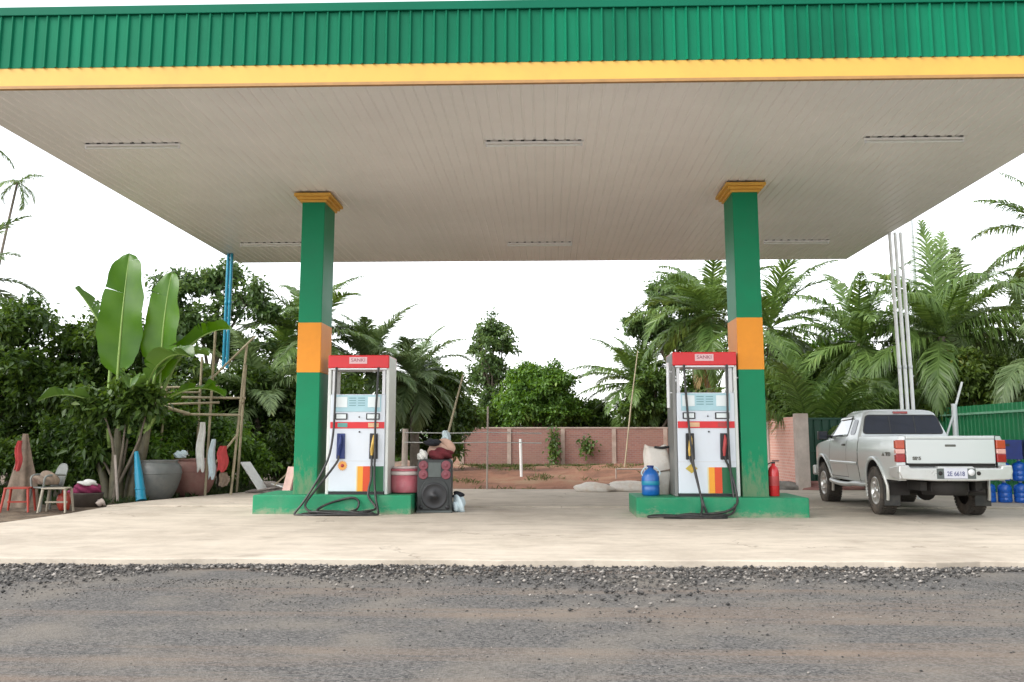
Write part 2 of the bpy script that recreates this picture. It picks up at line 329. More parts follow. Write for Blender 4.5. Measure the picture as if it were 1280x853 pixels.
L_dark = leaf_mat('dark_leaf', (.026,.060,.014), (.105,.180,.034), (.19,.25,.06), .42, .9, .36)
L_mid = leaf_mat('mid_leaf', (.036,.092,.016), (.130,.245,.038), (.23,.32,.07), .42, .9, .34)
L_yel = leaf_mat('yellow_green_leaf', (.035,.065,.014), (.11,.17,.03), (.26,.27,.05), .45)
L_blue = leaf_mat('blue_green_leaf', (.040,.085,.026), (.130,.205,.066), (.21,.29,.10), .4, .9, .36)
L_palm = leaf_mat('palm_leaf', (.062,.120,.028), (.165,.255,.068), (.30,.36,.12), .36, .5, .3)
L_palmd = leaf_mat('palm_leaf_dusty', (.085,.140,.055), (.205,.280,.125), (.34,.39,.19), .36, .5, .3)
L_dead = leaf_mat('dead_frond', (.20,.12,.045), (.40,.29,.13), None, .7, .8, .2)
L_ban = leaf_mat('banana_leaf', (.040,.128,.004), (.078,.195,.007), None, .36, 2.2, .34)
L_band = leaf_mat('banana_leaf_dark', (.040,.095,.022), (.10,.18,.045), None, .3, .8, .3)
L_grass = leaf_mat('grass_blade', (.05,.075,.02), (.13,.16,.05), (.28,.24,.10), .6, 1.5, .25)
L_grassd = leaf_mat('weed_blade', (.018,.04,.012), (.06,.10,.028), (.14,.15,.05), .6, 1.5, .25)

# ------------------------------------------------------------------ mesh helpers
class MB:
    def __init__(s): s.v=[]; s.f=[]; s.m=[]; s.s=[]
    def add(s, vs, fs, mi=0, smooth=False):
        b = len(s.v); s.v += [tuple(v) for v in vs]
        for f in fs: s.f.append([b+i for i in f]); s.m.append(mi); s.s.append(smooth)
    def box(s, x0,x1,y0,y1,z0,z1, mi=0, T=None):
        vs = [Vector((x,y,z)) for z in (z0,z1) for y in (y0,y1) for x in (x0,x1)]
        if T is not None: vs = [T @ v for v in vs]
        s.add(vs, [(0,2,3,1),(4,5,7,6),(0,1,5,4),(2,6,7,3),(0,4,6,2),(1,3,7,5)], mi)
    def tube(s, pts, r, n=8, mi=0, cap=True, flat=1.):
        pts = [Vector(p) for p in pts]; k = len(pts)
        rs = list(r) if hasattr(r,'__len__') else [r]*k
        vs = []; prev = None
        for i,p in enumerate(pts):
            t = (pts[min(i+1,k-1)]-pts[max(i-1,0)])
            if t.length < 1e-9: t = Vector((0,0,1))
            t.normalize()
            if prev is None:
                a = Vector((0,0,1)) if abs(t.z) < .9 else Vector((1,0,0))
                u = t.cross(a).normalized()
            else:
                u = (prev - t*prev.dot(t))
                u = u.normalized() if u.length > 1e-6 else t.orthogonal().normalized()
            prev = u; w = t.cross(u)
            for j in range(n):
                an = 2*math.pi*j/n
                vs.append(p + u*(math.cos(an)*rs[i]) + w*(math.sin(an)*rs[i]*flat))
        fs = [(i*n+j, i*n+(j+1)%n, (i+1)*n+(j+1)%n, (i+1)*n+j) for i in range(k-1) for j in range(n)]
        s.add(vs, fs, mi, True)
        if cap:
            s.add(vs[:n], [tuple(range(n))[::-1]], mi); s.add(vs[-n:], [tuple(range(n))], mi)
    def lathe(s, prof, c=(0,0,0), n=24, mi=0, axis='z', sq=(1,1)):
        vs = []
        for (r,h) in prof:
            for j in range(n):
                a = 2*math.pi*j/n; p = (r*math.cos(a)*sq[0], r*math.sin(a)*sq[1], h)
                if axis == 'x': p = (p[2], p[0], p[1])
                if axis == 'y': p = (p[0], p[2], p[1])
                vs.append((p[0]+c[0], p[1]+c[1], p[2]+c[2]))
        fs = [(i*n+j, i*n+(j+1)%n, (i+1)*n+(j+1)%n, (i+1)*n+j) for i in range(len(prof)-1) for j in range(n)]
        s.add(vs, fs, mi, True)
    def prism(s, poly, a0, a1, axis='y', mi=0, T=None):
        """polygon in the plane across `axis`, extruded along it"""
        def P(q, a):
            v = {'y': Vector((q[0],a,q[1])), 'x': Vector((a,q[0],q[1])), 'z': Vector((q[0],q[1],a))}[axis]
            return T @ v if T is not None else v
        n = len(poly)
        vs = [P(q,a0) for q in poly] + [P(q,a1) for q in poly]
        fs = [tuple(range(n))[::-1], tuple(range(n,2*n))] + [(i,(i+1)%n,n+(i+1)%n,n+i) for i in range(n)]
        s.add(vs, fs, mi)
    def grid(s, rows, mi=0, smooth=True):
        n = len(rows[0]); vs = [p for r in rows for p in r]
        fs = [(i*n+j, i*n+j+1, (i+1)*n+j+1, (i+1)*n+j) for i in range(len(rows)-1) for j in range(n-1)]
        s.add(vs, fs, mi, smooth)
    def build(s, name, mats, parent=None, bevel=0., seg=2, recalc=True):
        if not isinstance(mats, (list,tuple)): mats = [mats]
        me = bpy.data.meshes.new(name)
        me.from_pydata(s.v, [], s.f)
        me.polygons.foreach_set('material_index', s.m); me.polygons.foreach_set('use_smooth', s.s)
        for m in mats: me.materials.append(m)
        if recalc:
            b = bmesh.new(); b.from_mesh(me); bmesh.ops.recalc_face_normals(b, faces=b.faces); b.to_mesh(me); b.free()
        me.update()
        o = bpy.data.objects.new(name, me); C.objects.link(o)
        if parent is not None: o.parent = parent
        if bevel:
            mo = o.modifiers.new('bevel','BEVEL'); mo.width = bevel; mo.segments = seg; mo.limit_method = 'ANGLE'; mo.angle_limit = R(35)
            mo.harden_normals = False
        return o

def tag(o, label, cat, group=None):
    o['label'] = label; o['category'] = cat
    if group: o['group'] = group
    return o
def thing(name, label, cat, loc=(0,0,0), rz=0, group=None):
    o = bpy.data.objects.new(name, None); C.objects.link(o); o.empty_display_size = .2
    o.location = loc; o.rotation_euler = (0,0,R(rz)); return tag(o, label, cat, group)
def struct(o, kind='structure'):
    o['kind'] = kind; return o
def copy_tree(o, parent=None):
    c = o.copy(); C.objects.link(c)
    if parent is not None: c.parent = parent
    for ch in list(o.children): copy_tree(ch, c)
    return c
def text(name, body, size, mtl, parent, loc, rot=(90,0,0), sx=1., bold=0.):
    cu = bpy.data.curves.new(name, 'FONT'); cu.body = body; cu.size = size; cu.align_x = 'CENTER'; cu.align_y = 'CENTER'
    cu.extrude = .0015; cu.offset = bold
    t = bpy.data.objects.new(name, cu); C.objects.link(t)
    dg = bpy.context.evaluated_depsgraph_get(); dg.update()
    me = bpy.data.meshes.new_from_object(t.evaluated_get(dg))
    bpy.data.objects.remove(t)
    o = bpy.data.objects.new(name, me); C.objects.link(o); me.materials.clear(); me.materials.append(mtl)
    o.parent = parent; o.location = loc; o.rotation_euler = [R(a) for a in rot]; o.scale = (sx,1,1)
    return o
def nrm(a): return a/np.maximum(np.linalg.norm(a,axis=-1,keepdims=True),1e-9)
def np_mesh(name, V, tris=None, quads=None, mtl=None, parent=None, mats=None, mi=None, smooth=False):
    me = bpy.data.meshes.new(name)
    loops=[]; starts=[]; tot=0
    if quads is not None and len(quads):
        loops.append(quads.reshape(-1)); starts.append(np.arange(len(quads))*4); tot = len(quads)*4
    if tris is not None and len(tris):
        loops.append(tris.reshape(-1)); starts.append(tot+np.arange(len(tris))*3)
    loops = np.concatenate(loops).astype(np.int32); starts = np.concatenate(starts).astype(np.int32)
    me.vertices.add(len(V)); me.vertices.foreach_set('co', np.asarray(V,dtype=np.float32).reshape(-1))
    me.loops.add(len(loops)); me.loops.foreach_set('vertex_index', loops)
    me.polygons.add(len(starts)); me.polygons.foreach_set('loop_start', starts)
    me.update(calc_edges=True); me.validate()
    for m in (mats or [mtl]): me.materials.append(m)
    if mi is not None: me.polygons.foreach_set('material_index', mi)
    if smooth: me.polygons.foreach_set('use_smooth', np.ones(len(starts),dtype=bool))
    o = bpy.data.objects.new(name, me); C.objects.link(o)
    if parent is not None: o.parent = parent
    return o

# ------------------------------------------------------------------ vegetation
def leaf_arrays(P, D, Nn, L, W, fold=.18, droop=.12):
    D = nrm(D); S = nrm(np.cross(D, Nn)); U = np.cross(S, D)
    L = L[:,None]; W = W[:,None]
    mid = P + D*L*.45
    tip = P + D*L - np.array([0,0,1.])*L*droop
    l = mid + S*W*.5 + U*W*fold; r = mid - S*W*.5 + U*W*fold
    V = np.stack([P,l,tip,r],1).reshape(-1,3)
    b = np.arange(len(P))[:,None]*4
    T = np.concatenate([b+np.array([0,1,2]), b+np.array([0,2,3])],0)
    return V, T
def lobe_leaves(rng, lobes, n_cl, per, L, W, spread, inner=.45, hang=.25):
    vol = np.array([a[1][0]*a[1][1]*a[1][2] for a in lobes])**.75; pr = vol/vol.sum()
    which = rng.choice(len(lobes), n_cl, p=pr)
    c = np.array([a[0] for a in lobes])[which]; rad = np.array([a[1] for a in lobes])[which]
    u = nrm(rng.normal(size=(n_cl,3))); rr = inner + (1-inner)*rng.random((n_cl,1))**.6
    cc = c + u*rad*rr*(1+.12*rng.normal(size=(n_cl,1)))
    cc = np.repeat(cc, per, 0); uu = np.repeat(u, per, 0); n = len(cc)
    P = cc + rng.normal(size=(n,3))*spread*np.array([1,1,.75])
    D = nrm(uu*.7 + rng.normal(size=(n,3))*.75 + np.array([0,0,-hang]))
    Nn = nrm(np.array([0,0,.9]) + uu*.35 + rng.normal(size=(n,3))*.45)
    return leaf_arrays(P, D, Nn, L*(.65+.7*rng.random(n)), W*(.65+.7*rng.random(n)))
def limb(mb, a, b, r0, r1, rng, sag=.08, n=5, sides=7):
    a = np.array(a); b = np.array(b); ln = np.linalg.norm(b-a); pts=[]; rs=[]
    off = rng.normal(size=3)*ln*sag
    for i in range(n):
        t = i/(n-1); pts.append(tuple(a+(b-a)*t+off*math.sin(math.pi*t))); rs.append(r0+(r1-r0)*t)
    mb.tube(pts, rs, sides)
def tree(name, label, base, fork, lobes, n_cl, per, leaf, mtl, r=.16, seed=0, cat='tree', group=None, L=.3, W=.14, spread=.22, inner=.45, hang=.25, bark='bark', dens=1.75):
    """base/fork/lobes in metres from the tree's own foot"""
    rng = np.random.default_rng(seed)
    t = thing(name, label, cat, base, 0, group)
    mb = MB(); limb(mb, (0,0,-.1), fork, r, r*.7, rng, .03, 6, 9)
    lobes0 = lobes
    for (c, rad) in lobes0:
        limb(mb, fork, c, r*.5, r*.14, rng, .07)
        for k in range(4):
            u = nrm(rng.normal(size=3)); e = np.array(c)+u*np.array(rad)*.85
            limb(mb, c, e, r*.16, r*.03, rng, .08, 4, 5)
    mb.build('trunk', M[bark], t, recalc=False)
    sub = []
    for (c, rad) in lobes0:      # each mass of the crown breaks up into smaller bunches on its limbs
        c = np.array(c); rad = np.array(rad)
        sub.append((c, rad*.62))
        for k in range(11):
            u = nrm(rng.normal(size=3)); u[2] = u[2] if u[2] > -.45 else -u[2]*.4
            sub.append((c+u*rad*(.72+.22*rng.random()), rad.mean()*np.array([.34,.34,.24])*(.65+.7*rng.random())))
    V,T = lobe_leaves(rng, sub, int(n_cl*dens), per, L*.74, W*.76, spread*.55, inner, hang)
    np_mesh('crown', V, tris=T, mtl=mtl, parent=t)
    return t

def frond_arrays(rng, base, az, el, length, droop, n=46, ll=.85, lw=.044, hang=.5, curl=0., tipstart=.1):
    """one coconut frond: arching rib and two ranks of drooping leaflets"""
    m = n; t = np.linspace(0,1,m)
    ang = el - droop*t**1.5
    azs = az + curl*t
    d = np.stack([np.cos(ang)*np.cos(azs), np.cos(ang)*np.sin(azs), np.sin(ang)],1)
    step = length/(m-1)
    P = np.array(base) + np.concatenate([np.zeros((1,3)), np.cumsum(d[:-1]*step,0)],0)
    side = nrm(np.stack([-np.sin(azs), np.cos(azs), np.zeros(m)],1))
    up = nrm(np.cross(side, d)); up = np.where(up[:,2:3]<0, -up, up)
    V=[]; Q=[]; Tq=[]
    w = .035*(1-.85*t)+.004
    rib = np.stack([P-side*w[:,None], P+up*w[:,None]*.8, P+side*w[:,None]],1).reshape(-1,3)
    i = np.arange(m-1)[:,None]*3
    q = np.concatenate([i+np.array([0,1,4,3]), i+np.array([1,2,5,4])],0)
    V.append(rib); Q.append(q); off = len(rib)
    sel = t > tipstart; ts = t[sel]
    shape = np.sin(np.clip((ts-tipstart)/(1-tipstart),0,1)**.6*math.pi*.86+.22)
    for sg in (-1,1):
        k = len(ts)
        a = R(62)-R(32)*ts + rng.normal(size=k)*.09
        dirn = nrm(d[sel]*np.cos(a)[:,None] + side[sel]*sg*np.sin(a)[:,None] + up[sel]*.22 + rng.normal(size=(k,3))*.05)
        Ln = ll*np.maximum(shape,.12)*(.88+.24*rng.random(k))
        hg = hang*(.7+.6*rng.random(k))
        p0 = P[sel]; g = np.array([0,0,-1.])
        p1 = p0 + dirn*Ln[:,None]*.5 + g*(Ln*hg*.16)[:,None]
        d2 = nrm(dirn*(1-.55*hg[:,None]) + g*hg[:,None])
        p2 = p1 + d2*Ln[:,None]*.5
        wv = nrm(np.cross(dirn, up[sel]+rng.normal(size=(k,3))*.25))
        lwv = lw*(.7+.5*np.maximum(shape,.2))
        a0 = p0-wv*lwv[:,None]*.35; b0 = p0+wv*lwv[:,None]*.35
        a1 = p1-wv*lwv[:,None]*.5; b1 = p1+wv*lwv[:,None]*.5
        vv = np.stack([a0,b0,b1,a1,p2],1).reshape(-1,3)
        j = np.arange(k)[:,None]*5+off
        Q.append(j+np.array([0,1,2,3])); Tq.append(j+np.array([3,2,4]))
        V.append(vv); off += len(vv)
    return np.concatenate(V), np.concatenate(Q), np.concatenate(Tq)

def palm(label, base, top, fronds, seed=0, r=.14, group='coconut palms behind the station', mtl=None, length=3., ll=.8, lw=.044, name='coconut_palm', nuts=0, dead=0, hang=.5, elmin=-35, elmax=82, extra=()):
    """top: crown point relative to the foot; fronds: how many"""
    rng = np.random.default_rng(seed)
    t = thing(name, label, 'palm', base, 0, group)
    mb = MB(); pts=[]; rs=[]
    top = np.array(top)
    for i in range(9):
        s = i/8; pts.append((top[0]*s**1.4, top[1]*s**1.4, -.1+(top[2]+.1)*s)); rs.append(r*(1.35-.55*s) if i else r*1.7)
    mb.tube(pts, rs, 10); mb.build('trunk', M['palm_bark'], t, recalc=False)
    V=[];Q=[];T=[]; off=0
    specs=[]
    fronds = int(fronds*1.35)
    for k in range(fronds):
        az = k*2.39996+rng.normal()*.2
        s = (k+.5)/fronds
        el = R(elmax-(elmax-elmin)*s**1.1+rng.normal()*6)
        specs.append((az, el, length*(.82+.3*rng.random()), R(55)+R(40)*rng.random()*(.4+s), hang*(.6+.8*rng.random())))
    specs += [(R(a),R(e),l,R(dr),h) for (a,e,l,dr,h) in extra]
    for (az,el,l,dr,h) in specs:
        v,q,tt = frond_arrays(rng, top, az, el, l, dr, max(36,int(l*27)), ll, lw, h, rng.normal()*.15)
        V.append(v); Q.append(q+off); T.append(tt+off); off += len(v)
    np_mesh('crown', np.concatenate(V), tris=np.concatenate(T), quads=np.concatenate(Q), mtl=mtl or L_palm, parent=t)
    if dead:
        V=[];Q=[];T=[]; off=0
        for k in range(dead):
            v,q,tt = frond_arrays(rng, top-np.array([0,0,.15]), rng.random()*6.28, R(-50-25*rng.random()), length*.8, R(25), 26, ll*.8, lw, 1.)
            V.append(v); Q.append(q+off); T.append(tt+off); off += len(v)
        np_mesh('dead_fronds', np.concatenate(V), tris=np.concatenate(T), quads=np.concatenate(Q), mtl=L_dead, parent=t)
    for k in range(nuts):
        b = MB(); a = rng.random()*6.28
        b.lathe([(0.001,-.13),(.07,-.10),(.105,0),(.08,.09),(.001,.13)], (top[0]+.24*math.cos(a), top[1]+.24*math.sin(a), top[2]-.2-.25*rng.random()), 10)
        b.build('coconut', M['coconut'], t)
    return t

def banana_blade(L, W, bend, twist=0., fold=.35, tear=0, seed=0, droop=0.):
    """blade growing along +z from the origin, face towards -y, curling back by `bend` radians"""
    rng = np.random.default_rng(seed); rows=[]; n=26; cols=[-1,-.66,-.33,0,.33,.66,1]
    y=z=0.; a=0.
    for i in range(n+1):
        t=i/n
        w = W*.5*float(np.interp(t,[0,.03,.08,.16,.30,.45,.62,.78,.88,.94,.98,1],[.06,.38,.72,.92,1,.97,.88,.74,.58,.42,.25,.03]))
        w *= 1+.035*math.sin(t*23+seed)+.02*rng.normal()
        w = max(w,.012)
        row=[]
        for c in cols:
            x=c*w; yy=-abs(c)*w*fold+.03*math.sin(t*17+c*3+seed)*abs(c)*1.2; zz=-abs(c)*w*.22*(1-t)
            ca,sa=math.cos(a),math.sin(a)
            row.append((x, y+yy*ca+zz*sa, z-yy*sa+zz*ca))
        rows.append(row)
        a = bend*t**1.3; y += math.sin(a)*L/n; z += math.cos(a)*L/n
    return rows, cols

# ------------------------------------------------------------------ camera, light, sky
cam = bpy.data.cameras.new('camera'); co = bpy.data.objects.new('camera', cam); C.objects.link(co)
cam.sensor_width = 36; cam.lens = 36*1230/1280; cam.shift_y = -66.5/1280; cam.clip_end = 2000; cam.clip_start = .05
CAMZ = 1.25
co.location = (0,0,CAMZ); co.rotation_euler = Euler((R(90+8.7357),0,R(1.933)),'XYZ')
scene.camera = co
w = bpy.data.worlds.new('World'); scene.world = w; w.use_nodes = True
nt = w.node_tree; bg = nt.nodes['Background']
sky = nt.nodes.new('ShaderNodeTexSky'); sky.sky_type = 'NISHITA'; sky.sun_disc = False
SUN_EL, SUN_AZ = 44, 236           # azimuth clockwise from +Y: behind the camera, to the left
sky.sun_elevation = R(SUN_EL); sky.sun_rotation = R(SUN_AZ); sky.air_density = 1.0; sky.dust_density = 1.0; sky.ozone_density = 1
hsv = nt.nodes.new('ShaderNodeHueSaturation'); hsv.inputs['Saturation'].default_value = .16
nt.links.new(sky.outputs[0], hsv.inputs['Color']); nt.links.new(hsv.outputs[0], bg.inputs['Color'])
bg.inputs['Strength'].default_value = .15
sl = bpy.data.lights.new('sun','SUN'); sl.energy = 1.1; sl.angle = R(35); sl.color = (1,.96,.9)
so = bpy.data.objects.new('sun', sl); C.objects.link(so); so.location = (-10,-20,30)
sd = Vector((math.sin(R(SUN_AZ))*math.cos(R(SUN_EL)), math.cos(R(SUN_AZ))*math.cos(R(SUN_EL)), math.sin(R(SUN_EL))))
so.rotation_euler = sd.to_track_quat('Z','Y').to_euler()
vs = scene.view_settings; vs.view_transform = 'Standard'; vs.look = 'None'; vs.gamma = 1; vs.exposure = 1.5
scene.cycles.max_bounces = 8; scene.cycles.transparent_max_bounces = 6

# ------------------------------------------------------------------ ground
def ground_z(x, y):
    z = -.06
    if y < 11.5: return -.16
    h = lambda cx,cy,sx,sy,a: a*math.exp(-((x-cx)/sx)**2-((y-cy)/sy)**2)
    if y > 24.8 and x > -7.5:
        k = min(1,(y-24.8)/3.)
        z += k*(h(-2.8,31,3.2,3.,.20)+h(4.2,33,2.6,4,.22)+.24*min(1,max(0,(y-27)/9))
                +.05*math.sin(x*1.9+y*.7)+.05*math.sin(x*.8-y*1.3))
    z += .03*math.sin(x*1.3+2)*math.sin(y*1.1) if (y > 25.2 or x < -8.6) else 0
    return z
ys = list(np.arange(8.,60,.8))+[70,100,160,300,600]; xs = [-500,-200,-90,-50]+list(np.arange(-34,34.1,.8))+[50,90,200,500]
g = MB(); rows=[]
for y in ys: rows.append([(x,y,ground_z(x,y)) for x in xs])
g.grid(rows)
gm, nt2, bs2 = nodes_of('ground_soil')
N, Lk = nt2.nodes, nt2.links
tc = N.new('ShaderNodeTexCoord')
def soil(s, cols):
    n = N.new('ShaderNodeTexNoise'); n.inputs['Scale'].default_value = s; n.inputs['Detail'].default_value = 10; n.inputs['Roughness'].default_value = .7
    Lk.new(tc.outputs['Object'], n.inputs['Vector'])
    rp = N.new('ShaderNodeValToRGB'); el = rp.color_ramp.elements
    el[0].position=.34; el[0].color=list(cols[0])+[1]; el[1].position=.66; el[1].color=list(cols[2])+[1]
    e=el.new(.5); e.color=list(cols[1])+[1]; Lk.new(n.outputs['Fac'], rp.inputs['Fac']); return rp
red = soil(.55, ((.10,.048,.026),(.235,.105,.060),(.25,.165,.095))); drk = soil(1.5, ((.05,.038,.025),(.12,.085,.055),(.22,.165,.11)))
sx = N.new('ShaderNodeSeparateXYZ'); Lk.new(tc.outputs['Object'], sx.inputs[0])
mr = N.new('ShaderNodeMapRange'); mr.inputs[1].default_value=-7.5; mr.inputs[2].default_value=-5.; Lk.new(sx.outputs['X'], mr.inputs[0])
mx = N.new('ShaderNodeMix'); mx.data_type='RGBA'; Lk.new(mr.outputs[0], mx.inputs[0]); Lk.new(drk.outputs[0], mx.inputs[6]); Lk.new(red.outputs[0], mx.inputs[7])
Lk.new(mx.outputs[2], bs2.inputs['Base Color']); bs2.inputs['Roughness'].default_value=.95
nb = N.new('ShaderNodeTexNoise'); nb.inputs['Scale'].default_value=10; nb.inputs['Detail'].default_value=8; Lk.new(tc.outputs['Object'], nb.inputs['Vector'])
bb = N.new('ShaderNodeBump'); bb.inputs['Strength'].default_value=.9; bb.inputs['Distance'].default_value=.08
Lk.new(nb.outputs['Fac'], bb.inputs['Height']); Lk.new(bb.outputs[0], bs2.inputs['Normal'])
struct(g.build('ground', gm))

# road along the front: one sheet, worn edge against the forecourt
r_ = MB(); r_.grid([[(x,y,-.075+(0.0 if y<10.3 else .0)) for x in (-500,-40,0,40,500)] for y in (-30,0,4,8,10.9)])
struct(r_.build('road', M['asphalt']))

# forecourt slab, two pours with a joint; the rear pour stands 25 mm higher
rng0 = np.random.default_rng(3)
def slab(name, poly, z0, z1):
    b = MB(); b.prism(poly, z0, z1, 'z'); return struct(b.build(name, M['concrete'], None, .012, 2))
front_edge = [(x, 10.62+.035*math.sin(x*1.7)+.03*rng0.normal()) for x in np.arange(-14,16.1,.5)]
left_low = [(-8.2,18.47),(-8.1,16.8),(-8.25,14.8),(-10.5,13.2),(-14,12.6)]
slab('concrete_slab', front_edge+[(16,18.47)]+left_low, -.25, 0.)
slab('concrete_slab_rear', [(-8.2,18.50),(16,18.50),(16,24.6),(10.6,24.6),(6.3,24.55),(3,24.9),(0,24.7),(-3,24.85),(-6.6,24.2),(-6.9,23.6),(-7.5,21.6),(-8.05,19.6)], -.25, .028)

# gravel strip between road and slab
def pebbles(name, xs_, ys_, z, n, smin, smax, seed, mtl):
    rng = np.random.default_rng(seed)
    ico = np.array([(0,0,1),(.9,0,.3),(.28,.85,.3),(-.72,.53,.3),(-.72,-.53,.3),(.28,-.85,.3),(0,0,-.4)])
    T = np.array([(0,1,2),(0,2,3),(0,3,4),(0,4,5),(0,5,1),(6,2,1),(6,3,2),(6,4,3),(6,5,4),(6,1,5)])
    s = smin+(smax-smin)*rng.random(n)**2.5
    V = ico[None]*(s[:,None,None])*(1+.3*rng.normal(size=(n,7,3))*np.array([1,1,.7]))
    a = rng.random(n)*6.28; ca,sa=np.cos(a)[:,None],np.sin(a)[:,None]
    V = np.stack([V[...,0]*ca-V[...,1]*sa, V[...,0]*sa+V[...,1]*ca, V[...,2]*.75],-1)
    px = rng.uniform(*xs_,n); py = ys_[1]-(ys_[1]-ys_[0])*np.abs(rng.normal(size=n))*(.30+.16*np.sin(px*.9+1)+.10*np.sin(px*2.3))
    V += np.stack([px,py,np.full(n,z)+s*.2],1)[:,None]
    TT = (np.arange(n)[:,None,None]*7+T[None]).reshape(-1,3)
    return np_mesh(name, V.reshape(-1,3), tris=TT, mtl=mtl)
def stone_mat():
    m, nt, bs = nodes_of('loose_stone'); N,Lk = nt.nodes, nt.links
    ge = N.new('ShaderNodeNewGeometry'); rp = N.new('ShaderNodeValToRGB'); el=rp.color_ramp.elements
    el[0].color=(.03,.029,.028,1); el[1].color=(.34,.31,.28,1); e=el.new(.72); e.color=(.105,.098,.09,1)
    Lk.new(ge.outputs['Random Per Island'], rp.inputs['Fac']); Lk.new(rp.outputs['Color'], bs.inputs['Base Color']); bs.inputs['Roughness'].default_value=.9
    return m
M['stones'] = stone_mat()
struct(pebbles('gravel', (-9,9), (8.6,10.62), -.07, 14000, .008, .030, 5, M['stones']), 'stuff')
struct(pebbles('roadside_grit', (-7,7), (4.0,9.6), -.075, 7000, .004, .012, 6, M['stones']), 'stuff')

# ------------------------------------------------------------------ canopy
X0,X1,Y0,Y1,ZC = -7.65,7.40,11.70,24.10,5.63
can = thing('station_canopy', 'wide flat filling station canopy with green ribbed fascia and yellow edge', 'canopy')
def rib_profile(a0, a1, period, flat, depth):
    """(along, out) points of a trapezoid-ribbed sheet"""
    pts=[]; a=a0
    while a < a1-1e-6:
        pts += [(a,0),(min(a+flat,a1),0)]
        b=a+flat; e=a+period; q=(period-flat)/3
        if e<=a1+1e-6: pts += [(b+q,depth),(e-q,depth)]
        a += period
    pts.append((a1,0)); return pts
b = MB()
pr = rib_profile(X0+.032,X1-.032,.15,.110,.015)      # ceiling sheet: shallow grooves running front to back
ny = 12
b.grid([[(x, Y0+.02+(Y1-Y0-.04)*j/ny, ZC+d+.004*math.sin(x*.9+j*1.3)) for (x,d) in pr] for j in range(ny+1)], smooth=False)
b.build('ceiling', M['ceiling'], can, recalc=False)
def fascia(mb, z0, z1, off, mi=0):
    p = rib_profile(X0,X1,.150,.108,-.030)
    mb.grid([[(x,Y0-off+d,z) for (x,d) in p] for z in (z0,z1)], mi, False)
    mb.grid([[(x,Y1+off-d,z) for (x,d) in p] for z in (z0,z1)], mi, False)
    p = rib_profile(Y0,Y1,.150,.112,-.024)
    mb.grid([[(X0-off+d,y,z) for (y,d) in p] for z in (z0,z1)], mi, False)
    mb.grid([[(X1+off-d,y,z) for (y,d) in p] for z in (z0,z1)], mi, False)
b = MB(); fascia(b, 5.895, 6.60, .006); b.build('green_fascia', M['fas_green'], can, recalc=False)
def ring(mb, o0, o1, z0, z1, mi=0):
    """rectangular frame of four butted bars, from o0 inside to o1 outside the roof line"""
    mb.box(X0-o1,X1+o1,Y0-o1,Y0-o0,z0,z1,mi); mb.box(X0-o1,X1+o1,Y1+o0,Y1+o1,z0,z1,mi)
    mb.box(X0-o1,X0-o0,Y0-o0+.0005,Y1+o0-.0005,z0,z1,mi); mb.box(X1+o0,X1+o1,Y0-o0+.0005,Y1+o0-.0005,z0,z1,mi)
b = MB(); b.box(X0-.036,X1+.036,Y0-.002,Y0+.05,5.655,5.925); b.build('yellow_trim', M['trim_yellow'], can, .006)
b = MB(); b.box(X0-.03,X1+.03,Y0-.030,Y0+.03,5.615,5.654); b.build('edge_angle', M['trim_brown'], can)
b = MB()
b.box(X0-.036,X0+.03,Y0+.052,Y1+.036,5.632,5.915); b.box(X1-.03,X1+.036,Y0+.052,Y1+.036,5.632,5.915); b.box(X0+.031,X1-.031,Y1-.03,Y1+.036,5.632,5.915)
b.build('plain_edge_trim', M['ceiling'], can)
b = MB(); ring(b, -.12, .050, 6.585, 6.70); b.build('top_flashing', M['fas_cap'], can, .008)
b = MB()
p = rib_profile(X0+.1,X1-.1,.25,.19,.03)
b.grid([[(x,y,6.50+d-.012*abs(y-17.9)) for (x,d) in p] for y in (Y0+.1,17.9,Y1-.1)], smooth=False); b.build('roof_sheet', M['galv'], can, recalc=False)
# yellow trim shows little pressed dents where the ribs end
def column(x0,x1,y0,y1,zb):
    c = MB(); c.box(x0,x1,y0,y1,zb,5.53); col = c.build('column', M['col_green'], can, .012)
    t = MB(); t.box(x0-.004,x1+.004,y0-.004,y1+.004,2.40,3.28); t.build('orange_band', M['col_orange'], col, .01)
    t = MB()
    for (o,za,zc) in ((.035,5.45,5.495),(.08,5.496,5.545),(.125,5.546,5.60)):
        t.box(x0-o,x1+o,y0-o,y1+o,za,zc)
    t.build('capital', M['cap_yellow'], col, .008)
    return col
column(-4.345,-3.935,17.10,17.95,.3); column(3.235,3.665,16.62,17.45,.3)
# strip lights under the ceiling
def strip_light(x, y, label):
    t = thing('strip_light', label, 'light', (x,y,ZC), 0, 'strip lights under the canopy ceiling')
    m = MB(); m.box(-.73,.73,-.03,.03,-.045,-.012); m.build('batten', M['ceiling'], t, .006)
    m = MB(); m.tube([(-.69,0,-.072),(.69,0,-.072)], .014, 10); m.build('tube', M['white_pipe'], t)
    for s in (-1,1):
        m = MB(); m.box(s*.705-.014,s*.705+.014,-.016,.016,-.088,-.042); m.build('lamp_holder', M['white'], t, .003)
    for k in range(9):
        m = MB(); m.box(-.675+k*.16875-.025,-.675+k*.16875+.025,-.045,.045,-.0115,.002); m.build('gap_shade_block', M['black'], t)  # black blocks stand in for the gap shadow between batten and ribs
for (x,y,lb) in ((-6.16,14.05,'white strip light at the front left of the canopy ceiling'),(-.15,14.12,'white strip light at the front centre of the canopy ceiling'),(5.42,14.12,'white strip light at the front right of the canopy ceiling'),
                 (-6.15,21.6,'strip light on the ceiling behind the left column'),(-.11,21.75,'strip light at the back centre of the canopy ceiling'),(5.60,21.7,'strip light on the ceiling behind the right column')):
    strip_light(x,y,lb)

